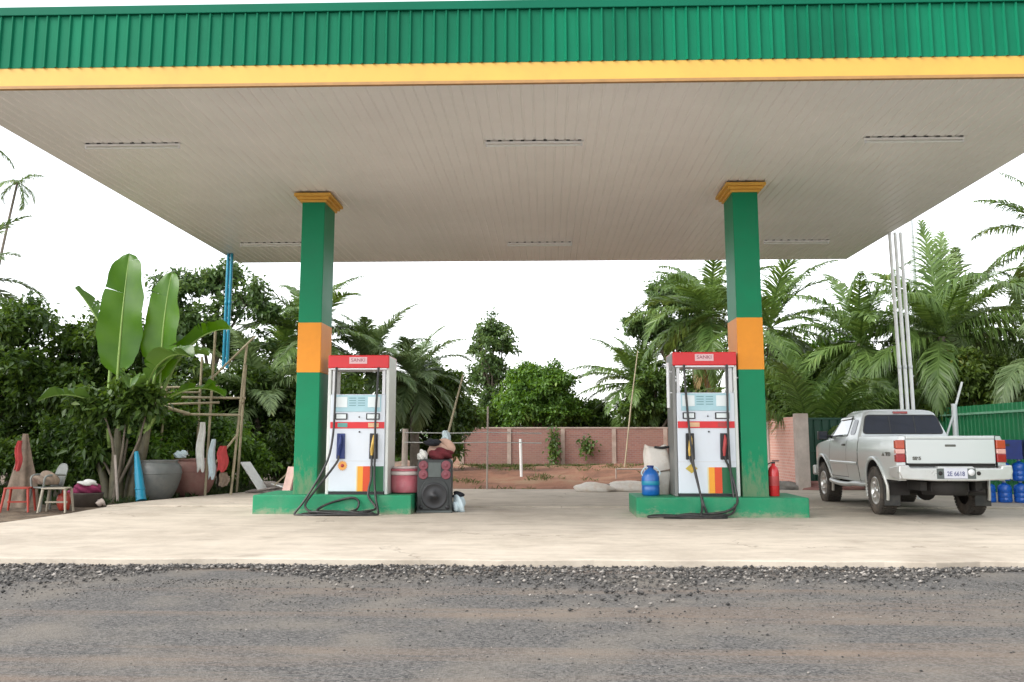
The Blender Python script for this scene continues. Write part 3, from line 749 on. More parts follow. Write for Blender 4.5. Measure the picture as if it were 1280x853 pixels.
# ------------------------------------------------------------------ pump islands
def island(x0,x1,y0,y1,label):
    b = MB()
    b.prism([(x0,y0),(x1,y0),(x1,y1),(x0,y1)], -.05, .315, 'z')
    o = b.build('pump_island', M['isl_green'], None, .02, 3); return tag(o, label, 'kerb island', 'green pump islands')
island(-4.95,-2.26,16.80,18.30,'green concrete island under the left dispenser and the pink striped bucket')
island(1.46,4.23,16.30,17.75,'green concrete island under the right dispenser and the fire extinguisher')
ZI = .315

# ------------------------------------------------------------------ fuel dispensers
def dispenser(loc, rz, label, mirror, noz_cols, sticker):
    t = thing('fuel_dispenser', label, 'fuel pump', loc, rz, 'two hose fuel dispensers')
    D = .86
    b = MB(); b.box(-.47,.47,.03,D-.03,0,.05); b.build('plinth', M['black'], t)
    b = MB(); b.box(-.475,.475,.012,D-.012,.05,1.70); cab = b.build('cabinet', M['panel_white'], t, .012)
    # side columns run the full height and carry the header
    for s in (-1,1):
        m = M['grey_panel'] if (s == mirror and mirror < 0) else M['side_pale']
        b = MB(); b.box(s*.478, s*.535, .04, D-.04, 0.0, 2.36); b.build('side_panel', m, t, .012)
        b = MB(); b.box(s*.435-.028, s*.435+.028, .06, .12, 1.70, 2.15); b.build('post', M['white'], t, .006)
    b = MB(); b.box(-.53,.53,-.02,D+.02,2.15,2.375); hd = b.build('header', M['red'], t, .018, 3)
    b = MB(); b.box(-.16,.15,-.026,-.0205,2.225,2.34); pl = b.build('name_plate', M['plate_pink'], hd, .002)
    text('lettering','SANKI',.085,M['ink'],hd,(-.005,-.0275,2.285),sx=1.05)
    b = MB(); b.box(-.49,.49,.0,.60,2.125,2.149); b.build('header_lining', M['alu'], hd)
    # display area
    b = MB(); b.box(-.405,.405,.002,.0115,1.40,1.685); dp = b.build('display_panel', M['cyan'], t, .003)
    for (a,c) in ((-.385,-.18),(.175,.385)):
        b = MB(); b.box(a,c,-.004,.0015,1.475,1.655); b.build('screen', M['lcd'], dp, .003)
    b = MB()
    for k in range(4):
        z = 1.64-k*.042
        for j in range(2):
            b.box(-.15+j*.155, -.15+j*.155+.12, -.001,.0015, z-.014, z)
    b.build('printed_lines', M['lcd_text'], dp)
    for (a,c) in ((-.385,-.175),(.15,.385)):
        f = MB()
        f.box(a,c,-.006,.0115,1.265,1.372); fo = f.build('counter_frame', M['black'], t, .006)
        f = MB(); f.box(a+.022,c-.022,-.009,-.0065,1.282,1.357); f.build('counter_window', M['lcd'], fo)
    b = MB(); b.box(-.468,.468,-.002,.0115,1.115,1.225); band = b.build('red_band', M['red'], t, .003)
    pcs = ((-.34,-.17,'teal'),(.19,.37,'tan_plate')) if mirror>0 else ((-.27,-.11,'tan_plate'),(.19,.38,'dred'))
    for (a,c,mm) in pcs:
        b = MB(); b.box(a,c,-.006,-.0025,1.135,1.207); b.build('fuel_plate', M[mm], band)
    b = MB(); b.lathe([(.001,-.012),(.014,-.012),(.014,.0115)], (.04,0,1.055), 12, axis='y'); b.build('lock', M['black'], t)
    b = MB(); b.lathe([(.001,-.012),(.012,-.012),(.012,.0115)], (.03,0,1.31), 12, axis='y'); b.build('lock', M['black'], t)
    b = MB(); b.box(-.47,.47,.006,.0115,.560,.568); b.build('panel_joint', M['alu'], t)
    # colour stripes low on the right
    for (a,c,mm) in ((-.0,.022,'st_cream'),(.024,.115,'st_yel'),(.117,.235,'st_red'),(.237,.468,'st_green')):
        b = MB(); b.box(a,c,.004,.0115,.055,.475); b.build('stripe', M[mm], t)
    # sticker
    b = MB()
    if sticker == 'flower':
        n=16; poly=[]
        for k in range(n*2):
            r = .088 if k%2==0 else .066
            poly.append((-.24+r*math.cos(k*math.pi/n), .485+r*math.sin(k*math.pi/n)))
        b.prism(poly, .004, .0115, 'y'); st = b.build('sticker', M['stick_or'], t)
        b = MB(); b.lathe([(.001,.001),(.03,.001),(.03,.0038)], (-.24,0,.485), 14, axis='y'); b.build('sticker_centre', M['dred'], st)
    else:
        b.prism([(-.36,.455),(-.26,.375),(-.16,.455),(-.26,.535)], .004, .0115, 'y'); st = b.build('sticker', M['stick_ol'], t)
        b = MB(); b.prism([(-.30,.455),(-.26,.42),(-.22,.455),(-.26,.49)], .001, .0038, 'y'); b.build('sticker_centre', M['noz_yel'], st)
    # nozzle boots: recessed holsters with the nozzles hanging in them
    hoses = []
    for s,xc in ((-1,-.275),(1,.29)):
        col = noz_cols[0 if s<0 else 1]
        f = MB()
        f.prism([(xc-.075,.60),(xc+.075,.60),(xc+.068,1.03),(xc-.068,1.03)], -.012, .0115, 'y')
        hb = f.build('nozzle_holster', M['navy'] if col=='navy' else M['black'], t, .006)
        z0 = .64
        n = MB()
        n.tube([(xc-.02,-.055,.66),(xc-.015,-.06,.76),(xc,-.055,.86)], [.018,.030,.032], 8)
        n.tube([(xc,-.055,.86),(xc+.008,-.045,.94),(xc+.004,-.02,1.0)], [.032,.026,.012], 8)
        n.tube([(xc-.02,-.085,.70),(xc-.02,-.105,.78),(xc,-.075,.88)], [.008,.009,.008], 6)
        n.build('nozzle', M[col], t)
    return t
DL = (-3.235,16.98,ZI); DR = (2.66,16.55,ZI)
dl = dispenser(DL, 0, 'white and red fuel dispenser beside the left column with blue and yellow nozzles', +1, ('navy','noz_yel'), 'flower')
dr = dispenser(DR, 0, 'white and red fuel dispenser beside the right column with yellow and red nozzles', -1, ('noz_yel','dred'), 'diamond')
def smooth_path(pts, k=6):
    P=[Vector(p) for p in pts]; out=[]
    for i in range(len(P)-1):
        a=P[max(i-1,0)];b_=P[i];c=P[i+1];d=P[min(i+2,len(P)-1)]
        for j in range(k):
            t=j/k
            out.append(.5*((2*b_)+(-a+c)*t+(2*a-5*b_+4*c-d)*t*t+(-a+3*b_-3*c+d)*t**3))
    out.append(P[-1]); return out
def hose(pts, parent, r=.0195):
    h = MB(); h.tube(smooth_path(pts), r, 8); return h.build('hose', M['rubber'], parent)
# hoses, in each dispenser's own frame (ground is at z=-.30)
G=-.298
hose([(-.38,-.03,2.16),(-.38,-.05,1.95),(-.385,-.07,1.3),(-.40,-.10,.95),(-.45,-.18,.60),(-.60,-.28,.25),(-.80,-.36,-.10),(-.93,-.42,G+.01),(-.80,-.50,G),(-.35,-.53,G),(.15,-.50,G),(.42,-.42,G),(.20,-.34,G),(-.25,-.36,G+.02),(-.60,-.38,G+.02),(-.78,-.33,-.16),(-.62,-.26,.10),(-.42,-.16,.38),(-.31,-.08,.56),(-.295,-.057,.655)], dl)
hose([(.35,-.03,2.16),(.345,-.05,1.9),(.325,-.07,1.3),(.33,-.09,.75),(.335,-.12,.30),(.38,-.22,-.02),(.44,-.36,-.20),(.45,-.46,G),(.20,-.52,G+.03),(-.20,-.48,G+.03),(-.55,-.40,G+.04),(-.50,-.30,-.18),(-.30,-.22,-.10),(-.02,-.22,-.04),(.10,-.24,-.10),(.08,-.28,-.22),(.0,-.40,G+.04),(.25,-.42,G+.05),(.40,-.30,-.20),(.25,-.2,.0),(.28,-.12,.28),(.275,-.07,.55),(.272,-.057,.655)], dl)
h = MB()
for k,(rx,ry,cx,cy) in enumerate(((.62,.16,-.20,-.44),(.50,.12,-.12,-.45),(.42,.15,-.28,-.42))):
    h.tube([(cx+rx*math.cos(a),cy+ry*math.sin(a),G+.018*k+.01*math.sin(3*a+k)) for a in np.linspace(0,6.283,40)], .0165, 7)
h.build('hose', M['rubber'], dl)
hose([(-.345,-.03,2.16),(-.34,-.05,1.9),(-.305,-.06,1.3),(-.28,-.09,.9),(-.235,-.13,.45),(-.17,-.20,.10),(-.15,-.30,-.15),(-.25,-.42,G),(-.55,-.46,G+.01),(-.70,-.36,G),(-.40,-.30,G),(-.10,-.30,G+.03),(-.13,-.29,-.10),(-.17,-.20,.10),(-.22,-.11,.42),(-.285,-.07,.60),(-.295,-.057,.655)], dr)
hose([(.365,-.03,2.16),(.36,-.05,1.9),(.345,-.07,1.3),(.345,-.09,.75),(.36,-.11,.35),(.38,-.18,.0),(.36,-.30,-.20),(.22,-.36,-.27),(-.05,-.42,G+.02),(-.45,-.48,G),(-.62,-.42,G+.02),(-.20,-.34,G+.04),(.20,-.32,-.22),(.40,-.29,-.10),(.42,-.18,.10),(.36,-.09,.40),(.30,-.065,.57),(.272,-.057,.655)], dr)
h = MB()
for k,(rx,ry,cx,cy) in enumerate(((.50,.17,-.28,-.42),(.62,.14,-.42,-.44),(.38,.13,-.18,-.43))):
    h.tube([(cx+rx*math.cos(a),cy+ry*math.sin(a),G+.018*k+.01*math.sin(3*a+k)) for a in np.linspace(0,6.283,40)], .0165, 7)
h.build('hose', M['rubber'], dr)
# hose hook rails on the outer side of the right dispenser
b = MB(); b.tube([(-.60,.10,1.45),(-.60,.10,2.20)], .028, 10); b.tube([(-.60,.10,1.70),(-.53,.10,1.70)], .012, 6); b.tube([(-.60,.10,2.05),(-.53,.10,2.05)], .012, 6); b.build('hose_guide', M['white'], dr)
b = MB(); b.tube([(.60,.12,1.80),(.60,.12,2.25)], .022, 10); b.tube([(.60,.12,1.95),(.53,.12,1.95)], .012, 6); b.build('hose_guide', M['white'], dr)

# ------------------------------------------------------------------ pickup truck (x across, y forward, origin under the rear axle)
tk = thing('pickup_truck', 'silver extended cab pickup truck parked beside the right pump island', 'truck', (6.40,17.12,0.0), 0)
SILL=.50
def hw(z,y):
    k = float(np.interp(z,[.45,.60,.86,1.06,1.20,1.30],[.79,.825,.855,.848,.828,.795]))
    if y>3.2: k *= 1-.13*((y-3.2)/.75)**2
    return k
def arch(y):
    for c in (0.,3.1):
        if abs(y-c)<.505: return .41+math.sqrt(max(0,.505**2-(y-c)**2))
    return 0
def zlow(y):
    s = .60 if y<.3 else (.50 if y<2.9 else .54)
    return max(s, arch(y))
def ztop(y):
    return float(np.interp(y,[-1.2,.84,.90,2.6,2.95,3.5,3.85,3.95],[1.295,1.295,1.262,1.255,1.215,1.155,1.07,.98]))
def side_strip(mb, ys, s, mi=0):
    rows=[]
    for y in ys:
        a,b=zlow(y),ztop(y); rows.append([(s*hw(a+(b-a)*t,y), y, a+(b-a)*t) for t in (0,.12,.25,.4,.55,.7,.82,.92,1)])
    mb.grid(rows, mi, True)
def arr(a,b,n): return list(np.linspace(a,b,n))
bedy = arr(-1.10,-.51,6)+arr(-.505,.505,22)+arr(.53,.855,4)
caby = arr(.885,2.59,12)+arr(2.595,3.605,22)+arr(3.63,3.93,8)
m = MB()
for s in (-1,1):
    side_strip(m, bedy, s); side_strip(m, caby, s)
    m.grid([[(s*hw(1.295,y),y,1.295),(s*.765,y,1.305),(s*.70,y,1.30),(s*.70,y,.80)] for y in bedy])      # bed rail and inner wall
m.grid([[(x*.70,y,.80) for x in (-1,0,1)] for y in (-1.06,.86)])
m.box(-.79,.79,.80,.872,.60,1.285)                                # front of the load bed
m.box(-.80,.80,.887,.93,.55,1.262)                                # back of the cab
hy = [y for y in caby if y>=2.4]
m.grid([[(u*hw(ztop(y),y), y, ztop(y)+.045*(1-u*u)**.7) for u in (-1,-.93,-.75,-.4,0,.4,.75,.93,1)] for y in hy])
yf=3.93
m.grid([[(u*hw(.98,yf),yf-.0+.03*(1-u*u), z) for u in (-1,-.6,0,.6,1)] for z in (.54,.75,ztop(yf))])
body = m.build('body', M['paint'], tk)
# greenhouse: rounded rings lofted upward
def rring(z, yb, yf_, wb, wf, r, n=5):
    P=[]
    cs=[(-wb,yb),(wb,yb),(wf,yf_),(-wf,yf_)]
    ang=[180,270,0,90]
    for (cx,cy),a0 in zip(cs,ang):
        sx_=1 if cx<0 else -1; sy_=1 if cy==yb else -1
        for k in range(n+1):
            a=R(a0+90*k/n); P.append((cx+sx_*r+r*math.cos(a), cy+sy_*r+r*math.sin(a), z))
    return P+[P[0]]
rings=[rring(1.25,.90,2.98,.805,.77,.06), rring(1.34,.915,2.80,.785,.75,.07), rring(1.62,.985,2.27,.675,.655,.09), rring(1.715,1.02,2.10,.632,.62,.10),
       rring(1.755,1.07,2.03,.585,.575,.12), rring(1.778,1.16,1.95,.49,.48,.14), rring(1.79,1.35,1.75,.25,.24,.10)]
m = MB(); m.grid(rings, 0, True); m.add(rings[-1][:-1],[tuple(range(len(rings[-1])-1))],0,True)
cabm = m.build('cab', M['paint'], tk)
def lerp3(z, key):   # ring dimension at height z
    return float(np.interp(z,[1.25,1.34,1.62,1.715],key))
YB=[.90,.915,.985,1.02]; YF=[2.98,2.80,2.27,2.10]; WB=[.805,.785,.675,.632]; WF=[.77,.75,.655,.62]
def rear_pane(x0b,x1b,x0t,x1t,z0,z1,off,th,name,mt,parent,bev=.03):
    f=lambda z: lerp3(z,YB)-off
    b=MB(); q=[(x0b,z0),(x1b,z0),(x1t,z1),(x0t,z1)]
    b.add([(x,f(z),z) for x,z in q]+[(x,f(z)+th,z) for x,z in q],[(0,1,2,3),(7,6,5,4),(0,4,5,1),(1,5,6,2),(2,6,7,3),(3,7,4,0)])
    o=b.build(name,mt,parent); return o
def bez_pane(poly, yfn, th, name, mt, parent):
    b=MB(); n=len(poly)
    b.add([(x,yfn(z),z) for x,z in poly]+[(x,yfn(z)+th,z) for x,z in poly],[tuple(range(n)),tuple(range(n,2*n))[::-1]]+[(i,n+i,n+(i+1)%n,(i+1)%n) for i in range(n)])
    return b.build(name,mt,parent)
def round_poly(P, r, n=4):
    out=[]; k=len(P)
    for i in range(k):
        p=Vector(P[i]); a=(Vector(P[i-1])-p); c=(Vector(P[(i+1)%k])-p)
        a_=a.normalized()*min(r,a.length*.45); c_=c.normalized()*min(r,c.length*.45)
        for j in range(n+1):
            t=j/n; out.append(tuple((p+a_)*(1-t)**2+p*2*t*(1-t)+(p+c_)*t*t))
    return out
rw = bez_pane(round_poly([(-.70,1.355),(.70,1.355),(.615,1.665),(-.615,1.665)],.07), lambda z: lerp3(z,YB)-.010, .03, 'rear_window', M['rear_glass'], tk)
for x in (-.22,.22):
    b=MB(); b.add([(x-.009,lerp3(1.36,YB)-.013,1.362),(x+.009,lerp3(1.36,YB)-.013,1.362),(x+.009,lerp3(1.66,YB)-.013,1.66),(x-.009,lerp3(1.66,YB)-.013,1.66)],[(0,1,2,3)]); b.build('divider', M['black'], rw)
bez_pane(round_poly([(-.725,1.335),(.725,1.335),(.632,1.685),(-.632,1.685)],.08), lambda z: lerp3(z,YB)-.006, .02, 'window_seal', M['black'], rw)
b=MB(); b.box(-.13,.13,1.0,1.06,1.700,1.745); b.build('brake_light', M['lamp_red'], tk, .01)
ws = bez_pane(round_poly([(-.66,1.30),(.66,1.30),(.56,1.66),(-.56,1.66)],.07), lambda z: lerp3(z,YF)+.012, -.03, 'windscreen', M['glass'], tk)
def side_pane(poly, s, off, name, mt, parent, th=.02):
    def X(y,z):
        t=(y-lerp3(z,YB))/(lerp3(z,YF)-lerp3(z,YB)); return s*(lerp3(z,WB)+(lerp3(z,WF)-lerp3(z,WB))*t+off)
    b=MB(); n=len(poly)
    b.add([(X(y,z),y,z) for y,z in poly]+[(X(y,z)-s*th,y,z) for y,z in poly],[tuple(range(n)),tuple(range(n,2*n))[::-1]]+[(i,n+i,n+(i+1)%n,(i+1)%n) for i in range(n)])
    return b.build(name,mt,parent)
for s in (-1,1):
    sw=side_pane(round_poly([(1.60,1.315),(2.64,1.315),(2.25,1.635),(1.62,1.655)],.05), s, .007, 'side_window', M['glass'], tk)
    side_pane(round_poly([(1.57,1.295),(2.70,1.295),(2.27,1.66),(1.59,1.675)],.06), s, .003, 'window_seal', M['black'], sw)
    qw=side_pane(round_poly([(1.14,1.33),(1.45,1.33),(1.46,1.60),(1.20,1.60)],.07), s, .007, 'quarter_window', M['rear_glass'], tk)
    side_pane(round_poly([(1.58,1.655),(2.26,1.64),(2.30,1.60),(2.24,1.605),(1.60,1.625)],.02), s, .03, 'rain_visor', M['chrome'], tk)
    # door: shut lines and handle
    dy=MB()
    for y in (1.53,2.60):
        dy.grid([[(s*(hw(z,y)+.0025),y-.006,z),(s*(hw(z,y)+.0025),y+.006,z)] for z in (.56,.7,.86,.95,1.06,1.14,1.20,1.25)])
    ds=[(s*(hw(.56,y)+.0025),y,.555) for y in (1.53,2.0,2.60)]
    dy.grid([ds,[(p[0],p[1],.567) for p in ds]]); dy.build('door_seam', M['black'], tk)
    b=MB(); b.box(s*.835,s*.866,1.60,1.74,1.125,1.165); b.build('door_handle', M['emblem'], tk, .008)
    b=MB(); b.grid([[(s*(hw(.80,y)+.004),y,.785),(s*(hw(.80,y)+.016),y,.80),(s*(hw(.84,y)+.016),y,.83),(s*(hw(.85,y)+.004),y,.845)] for y in arr(.92,2.58,8)]); b.build('side_moulding', M['paint'], tk, recalc=False)
    # mirror
    b=MB(); b.tube([(s*.78,2.62,1.29),(s*.90,2.60,1.31)], .03, 8); b.box(s*.88,s*1.06,2.55,2.66,1.235,1.40); mi=b.build('mirror', M['black'], tk, .025)
    b=MB(); b.box(s*.895,s*1.045,2.543,2.549,1.255,1.385); b.build('mirror_glass', M['rear_glass'], mi)
    # flares round the arches
    for c in (0.,3.1):
        b=MB(); pts=[]
        for a in np.linspace(R(-16),R(196),26):
            y=c+.525*math.cos(a); z=.41+.525*math.sin(a)
            pts.append((s*(hw(max(z,.5),y)+.012),y,z))
        b.tube(pts,[.034]*26,8,0,True,.8); b.build('wheel_flare', M['paint'], tk)
        b=MB(); rows=[]
        for a in np.linspace(R(-8),R(188),20):
            y=c+.50*math.cos(a); z=.41+.50*math.sin(a); rows.append([(s*(hw(max(z,.5),y)-.004),y,z),(s*.45,y,z)])
        b.grid(rows); b.box(s*.44,s*.452,c-.50,c+.50,.41,.92); b.build('wheel_well', M['under'], tk)
    # side step tube
    b=MB(); b.tube(smooth_path([(s*.70,.58,.50),(s*.84,.66,.47),(s*.90,.95,.47),(s*.90,1.35,.44),(s*.90,1.9,.44),(s*.90,2.35,.47),(s*.84,2.50,.48),(s*.70,2.55,.50)],5),.042,10); b.build('side_step', M['bumper'], tk)
    b=MB(); b.box(s*.60,s*.86,-.478,-.462,.17,.62); b.build('mud_flap', M['rubber'], tk, .006)
    # lamps
    b=MB()
    for (z0,z1,mi_) in ((.885,1.015,0),(1.017,1.095,2),(1.097,1.235,1)):
        b.box(s*.712,s*.860,-1.133,-1.035,z0,z1,mi_)
    b.build('tail_lamp', [M['lamp_red'],M['lamp_or'],M['lamp_wh']], tk, .014)
    b=MB(); b.box(s*.40,s*.735,3.90,3.965,.80,.97); b.build('headlight', M['lcd'], tk, .03)
    b=MB(); b.grid([[(s*(hw(z,-1.08)+.001),-1.10,z),(s*.72,-1.125,z)] for z in (.60,.70,.80,.885)]); b.grid([[(s*(hw(z,-1.08)-.002),-1.10,z),(s*.705,-1.125,z)] for z in (1.235,1.26,1.296)]); b.build('corner_panel', M['paint'], tk, recalc=False)
# tailgate with pressed upper lip
b=MB(); b.box(-.695,.695,-1.125,-1.075,.865,1.245); b.box(-.695,.695,-1.137,-1.065,1.248,1.300); tg=b.build('tailgate', M['paint'], tk, .014, 3)
b=MB(); b.box(-.085,.085,-1.133,-1.12,1.13,1.165); b.build('handle', M['emblem'], tg, .006)
text('badge','SR5',.068,M['emblem'],tg,(-.535,-1.1275,.945),sx=1.25,bold=.004)
b=MB(); b.box(-.70,.70,-1.085,-1.075,.815,.862); b.build('tailgate_gap_shade', M['under'], tk)  # dark strip put in as the shade of the gap below the tailgate
for s in (-1,1):
    t_=text('side_badge','TRD',.075,M['emblem'],tk,(s*.8535,-.73,1.005),rot=(90,0,-90 if s<0 else 90),sx=1.6,bold=.006)
    b=MB(); b.prism([(-.57,.975),(-.42,.975),(-.50,1.035)] if True else [], s*.8505, s*.8535, 'x'); b.build('side_badge', M['emblem'], tk)
# rear bumper, plate in its recess
b=MB()
pf=[(-.87,.845),(-.72,.845),(-.70,.80),(-.30,.80),(-.26,.825),(.26,.825),(.30,.80),(.70,.80),(.72,.845),(.87,.845),(.88,.74),(.83,.625),(.30,.600),(-.30,.600),(-.83,.625),(-.88,.74)]
b.prism(pf,-1.285,-1.14,'y'); bp=b.build('rear_bumper', M['bumper'], tk, .02, 3)
for s in (-1,1):
    b=MB(); b.prism([(-1.285+.02,.63),(-.82,.66),(-.82,.80),(-1.265,.84)], s*.835, s*.872,'x'); b.build('bumper_end', M['bumper'], bp, .012)
b=MB(); b.box(-.30,.30,-1.2885,-1.284,.635,.795); b.build('plate_recess', M['spk_grey'], bp)
b=MB(); b.box(-.19,.17,-1.298,-1.2895,.640,.800); lp=b.build('number_plate', M['plate_wh'], bp, .004)
text('plate_number','2E 6618',.098,M['plate_ink'],lp,(-.01,-1.2992,.71),sx=.85,bold=.0012)
b=MB(); b.lathe([(.001,-.004),(.052,-.004),(.052,.002)],(.232,-1.292,.735),20,axis='y'); b.build('round_sticker', M['white'], bp)
for x in (-.245,.345):
    b=MB(); b.lathe([(.001,-.002),(.032,-.002),(.032,.006)],(x,-1.2895,.72),14,axis='y'); b.build('bumper_hole', M['under'], bp)
# chassis: rails, axle, tank, exhaust
b=MB()
b.grid([[(x,y,.62+.0*x) for x in (-.78,.78)] for y in (-1.08,.5)]); b.grid([[(x,y,.58) for x in (-.76,.76)] for y in (.5,3.85)])
for s in (-1,1): b.box(s*.38,s*.48,-1.05,3.8,.44,.58)
b.tube([(-.62,0,.39),(.62,0,.39)],.05,8); b.lathe([(.001,-.17),(.10,-.15),(.16,-.02),(.16,.04),(.08,.15),(.001,.16)],(.0,0,.39),14,axis='y')
b.tube([(-.62,3.1,.39),(.62,3.1,.39)],.045,8)
b.box(-.30,.30,-1.0,-.45,.42,.56); b.tube([(.34,-.5,.44),(.36,-.9,.42),(.50,-1.1,.44)],.03,8); b.box(-.36,-.02,.7,1.5,.36,.54); b.box(-.3,.3,2.4,3.5,.36,.58)
b.lathe([(.001,-.13),(.34,-.13),(.36,0),(.34,.12),(.001,.12)],(.0,-.78,.50),20,axis='z') 
b.build('chassis', M['under'], tk)
def wheel(x,y,s):
    t=MB(); w2=.135
    t.lathe([(.225,-w2*.85),(.27,-w2),(.345,-w2),(.378,-w2*.82),(.388,-w2*.4),(.388,w2*.4),(.378,w2*.82),(.345,w2),(.27,w2),(.225,w2*.85)],(0,0,0),40,axis='x')
    for k in range(44):
        a=2*math.pi*k/44
        for (xa,xb,o) in ((-.128,-.052,0),(-.038,.038,.5),(.052,.128,0)):
            T=Matrix.Rotation(a+o*2*math.pi/44,4,'X'); t.box(xa,xb,-.017,.017,.378,.396,0,T)
    o=t.build('wheel', M['tyre'], tk); o.location=(x,y,.392)
    r=MB(); r.lathe([(.232,s*.10),(.228,s*.128),(.205,s*.118),(.195,s*.03),(.10,s*.02),(.001,s*.02)],(0,0,0),28,axis='x'); rim=r.build('rim', M['chrome'], o)
    r=MB()
    for k in range(6):
        T=Matrix.Rotation(2*math.pi*k/6,4,'X'); pts=[(s*.098,-.035),(s*.098,.035),(s*.098,.025),(s*.098,-.025)]
        vs_=[T@Vector(v) for v in ((s*.105,-.034,.05),(s*.105,.034,.05),(s*.112,.026,.212),(s*.112,-.026,.212),(s*.05,-.034,.05),(s*.05,.034,.05),(s*.06,.026,.212),(s*.06,-.026,.212))]
        r.add(vs_,[(0,1,2,3),(4,7,6,5),(0,4,5,1),(1,5,6,2),(2,6,7,3),(3,7,4,0)])
    r.lathe([(.001,s*.128),(.045,s*.125),(.062,s*.105),(.062,s*.04)],(0,0,0),16,axis='x'); r.build('spokes', M['chrome'], rim)
    r=MB(); r.lathe([(.001,s*.024),(.19,s*.034)],(0,0,0),24,axis='x'); r.build('brake_disc', M['under'], rim)
for (x,y,s) in ((-.725,0,-1),(.725,0,1),(-.725,3.1,-1),(.725,3.1,1)): wheel(x,y,s)
b=MB(); b.box(-.82,.82,3.88,4.02,.52,.72); b.build('front_bumper', M['bumper'], tk, .04, 3)
b=MB(); b.box(-.385,.385,3.945,3.975,.80,.97); b.build('grille', M['emblem'], tk, .01)

# ------------------------------------------------------------------ things on and round the islands
t = thing('loudspeaker', 'black party loudspeaker with four small red cones standing at the island end', 'speaker', (-1.915,17.20,0), 3)
b=MB(); b.prism([(-.30,.0),(.30,.0),(.30,.86),(.27,.90),(-.27,.90),(-.30,.86)],0,.44,'y'); b.build('cabinet', M['spk'], t, .02)
b=MB(); b.prism(round_poly([(-.245,.05),(.245,.05),(.245,.42),(.15,.56),(-.15,.56),(-.245,.42)],.06),-.022,-.001,'y'); gr=b.build('woofer_frame', M['spk'], t, .01)
b=MB(); b.lathe([(.225,-.028),(.215,-.040),(.19,-.030),(.06,-.0235),(.05,-.045),(.001,-.050)],(0,0,.285),32,axis='y'); b.build('woofer', M['black'], gr)
b=MB(); b.box(-.11,.11,-.015,-.001,.60,.85); b.build('control_panel', M['spk_grey'], t, .008)
for (x,z) in ((-.195,.80),(.195,.80),(-.195,.645),(.195,.645)):
    b=MB(); b.lathe([(.082,-.001),(.080,-.018),(.068,-.022),(.035,-.004),(.028,-.014),(.001,-.018)],(x,0,z),20,axis='y'); b.build('small_cone', M['spk_red'], t)
for x in (-.225,.225):
    b=MB(); b.lathe([(.001,-.030),(.035,-.030),(.045,-.001)],(x,0,.095),14,axis='y'); b.build('bass_port', M['black'], t)
b=MB(); b.box(-.31,.31,-.012,.45,-.0,.035); b.build('foot_rail', M['spk_grey'], t, .008)
def lump(name, mt, label, cat, c, rad, seed, n=18, amp=.22, flat=.0, group=None):
    """crumpled cloth, sack or bag: one lumpy closed surface"""
    rng=np.random.default_rng(seed); ph=rng.random((6,3))*6.28; fr=rng.uniform(2,6,(6,3)); b=MB(); rows=[]
    for i in range(n+1):
        th=math.pi*i/n; row=[]
        for j in range(2*n+1):
            a=2*math.pi*(j%(2*n))/(2*n)
            u=np.array([math.sin(th)*math.cos(a),math.sin(th)*math.sin(a),math.cos(th)])
            k=1+amp*sum(math.sin(fr[q]@u+ph[q].sum()) for q in range(6))/3
            p=u*k*np.array(rad); p[2]=max(p[2],-rad[2]*flat) if flat else p[2]
            row.append(tuple(p))
        rows.append(row)
    b.grid(rows); o=b.build(name, mt); o.location=c
    return tag(o,label,cat,group)
lump('felt_cap', M['cap_black'], 'black cap resting on top of the loudspeaker pile', 'cap', (-1.98,17.42,1.19), (.15,.15,.065), 3, amp=.12)
lump('maroon_cloth', M['cloth_maroon'], 'maroon cloth crumpled on top of the loudspeaker', 'cloth', (-1.83,17.36,.985), (.20,.16,.10), 4, amp=.2, flat=.85)
lump('pink_bundle', M['cloth_pink'], 'pale pink cloth bundle behind the maroon cloth on the loudspeaker', 'cloth', (-1.84,17.53,1.06), (.22,.12,.17), 5, amp=.22, flat=.92)
lump('plastic_bag', M['cloth_white'], 'crumpled off white plastic bag at the left edge of the loudspeaker top', 'bag', (-2.14,17.34,.965), (.085,.08,.10), 6, amp=.35, flat=.68)
lump('plastic_bag', M['cloth_paleblue'], 'pale plastic bag on the concrete right of the loudspeaker', 'bag', (-1.53,17.40,.11), (.10,.12,.15), 7, amp=.35, flat=.72)
lump('rag', M['cap_black'], 'dark rag on the pale plastic bag beside the loudspeaker', 'cloth', (-1.52,17.46,.29), (.10,.09,.05), 8, amp=.3)
# pink bucket with white stripes
t = thing('pink_bucket', 'pink plastic tub with white rim stripes between dispenser and loudspeaker', 'tub', (-2.46,17.52,ZI))
b=MB(); b.lathe([(.001,.0),(.245,.0),(.255,.02),(.265,.30),(.001,.30)],(0,0,.012),28); b.build('body', M['cooler_pink'], t)
b=MB(); b.lathe([(.268,.302),(.280,.31),(.280,.355),(.272,.365),(.001,.366)],(0,0,.012),28); lid=b.build('lid', M['cooler_white'], t)
b=MB(); b.lathe([(.268,.383),(.272,.39),(.272,.42),(.001,.425)],(0,0,.0),28); b.build('lid_stripe', M['cooler_pink'], lid)
b=MB(); b.lathe([(.24,.426),(.25,.43),(.23,.455),(.001,.46)],(0,0,.0),28); b.build('lid_top', M['cooler_white'], lid)
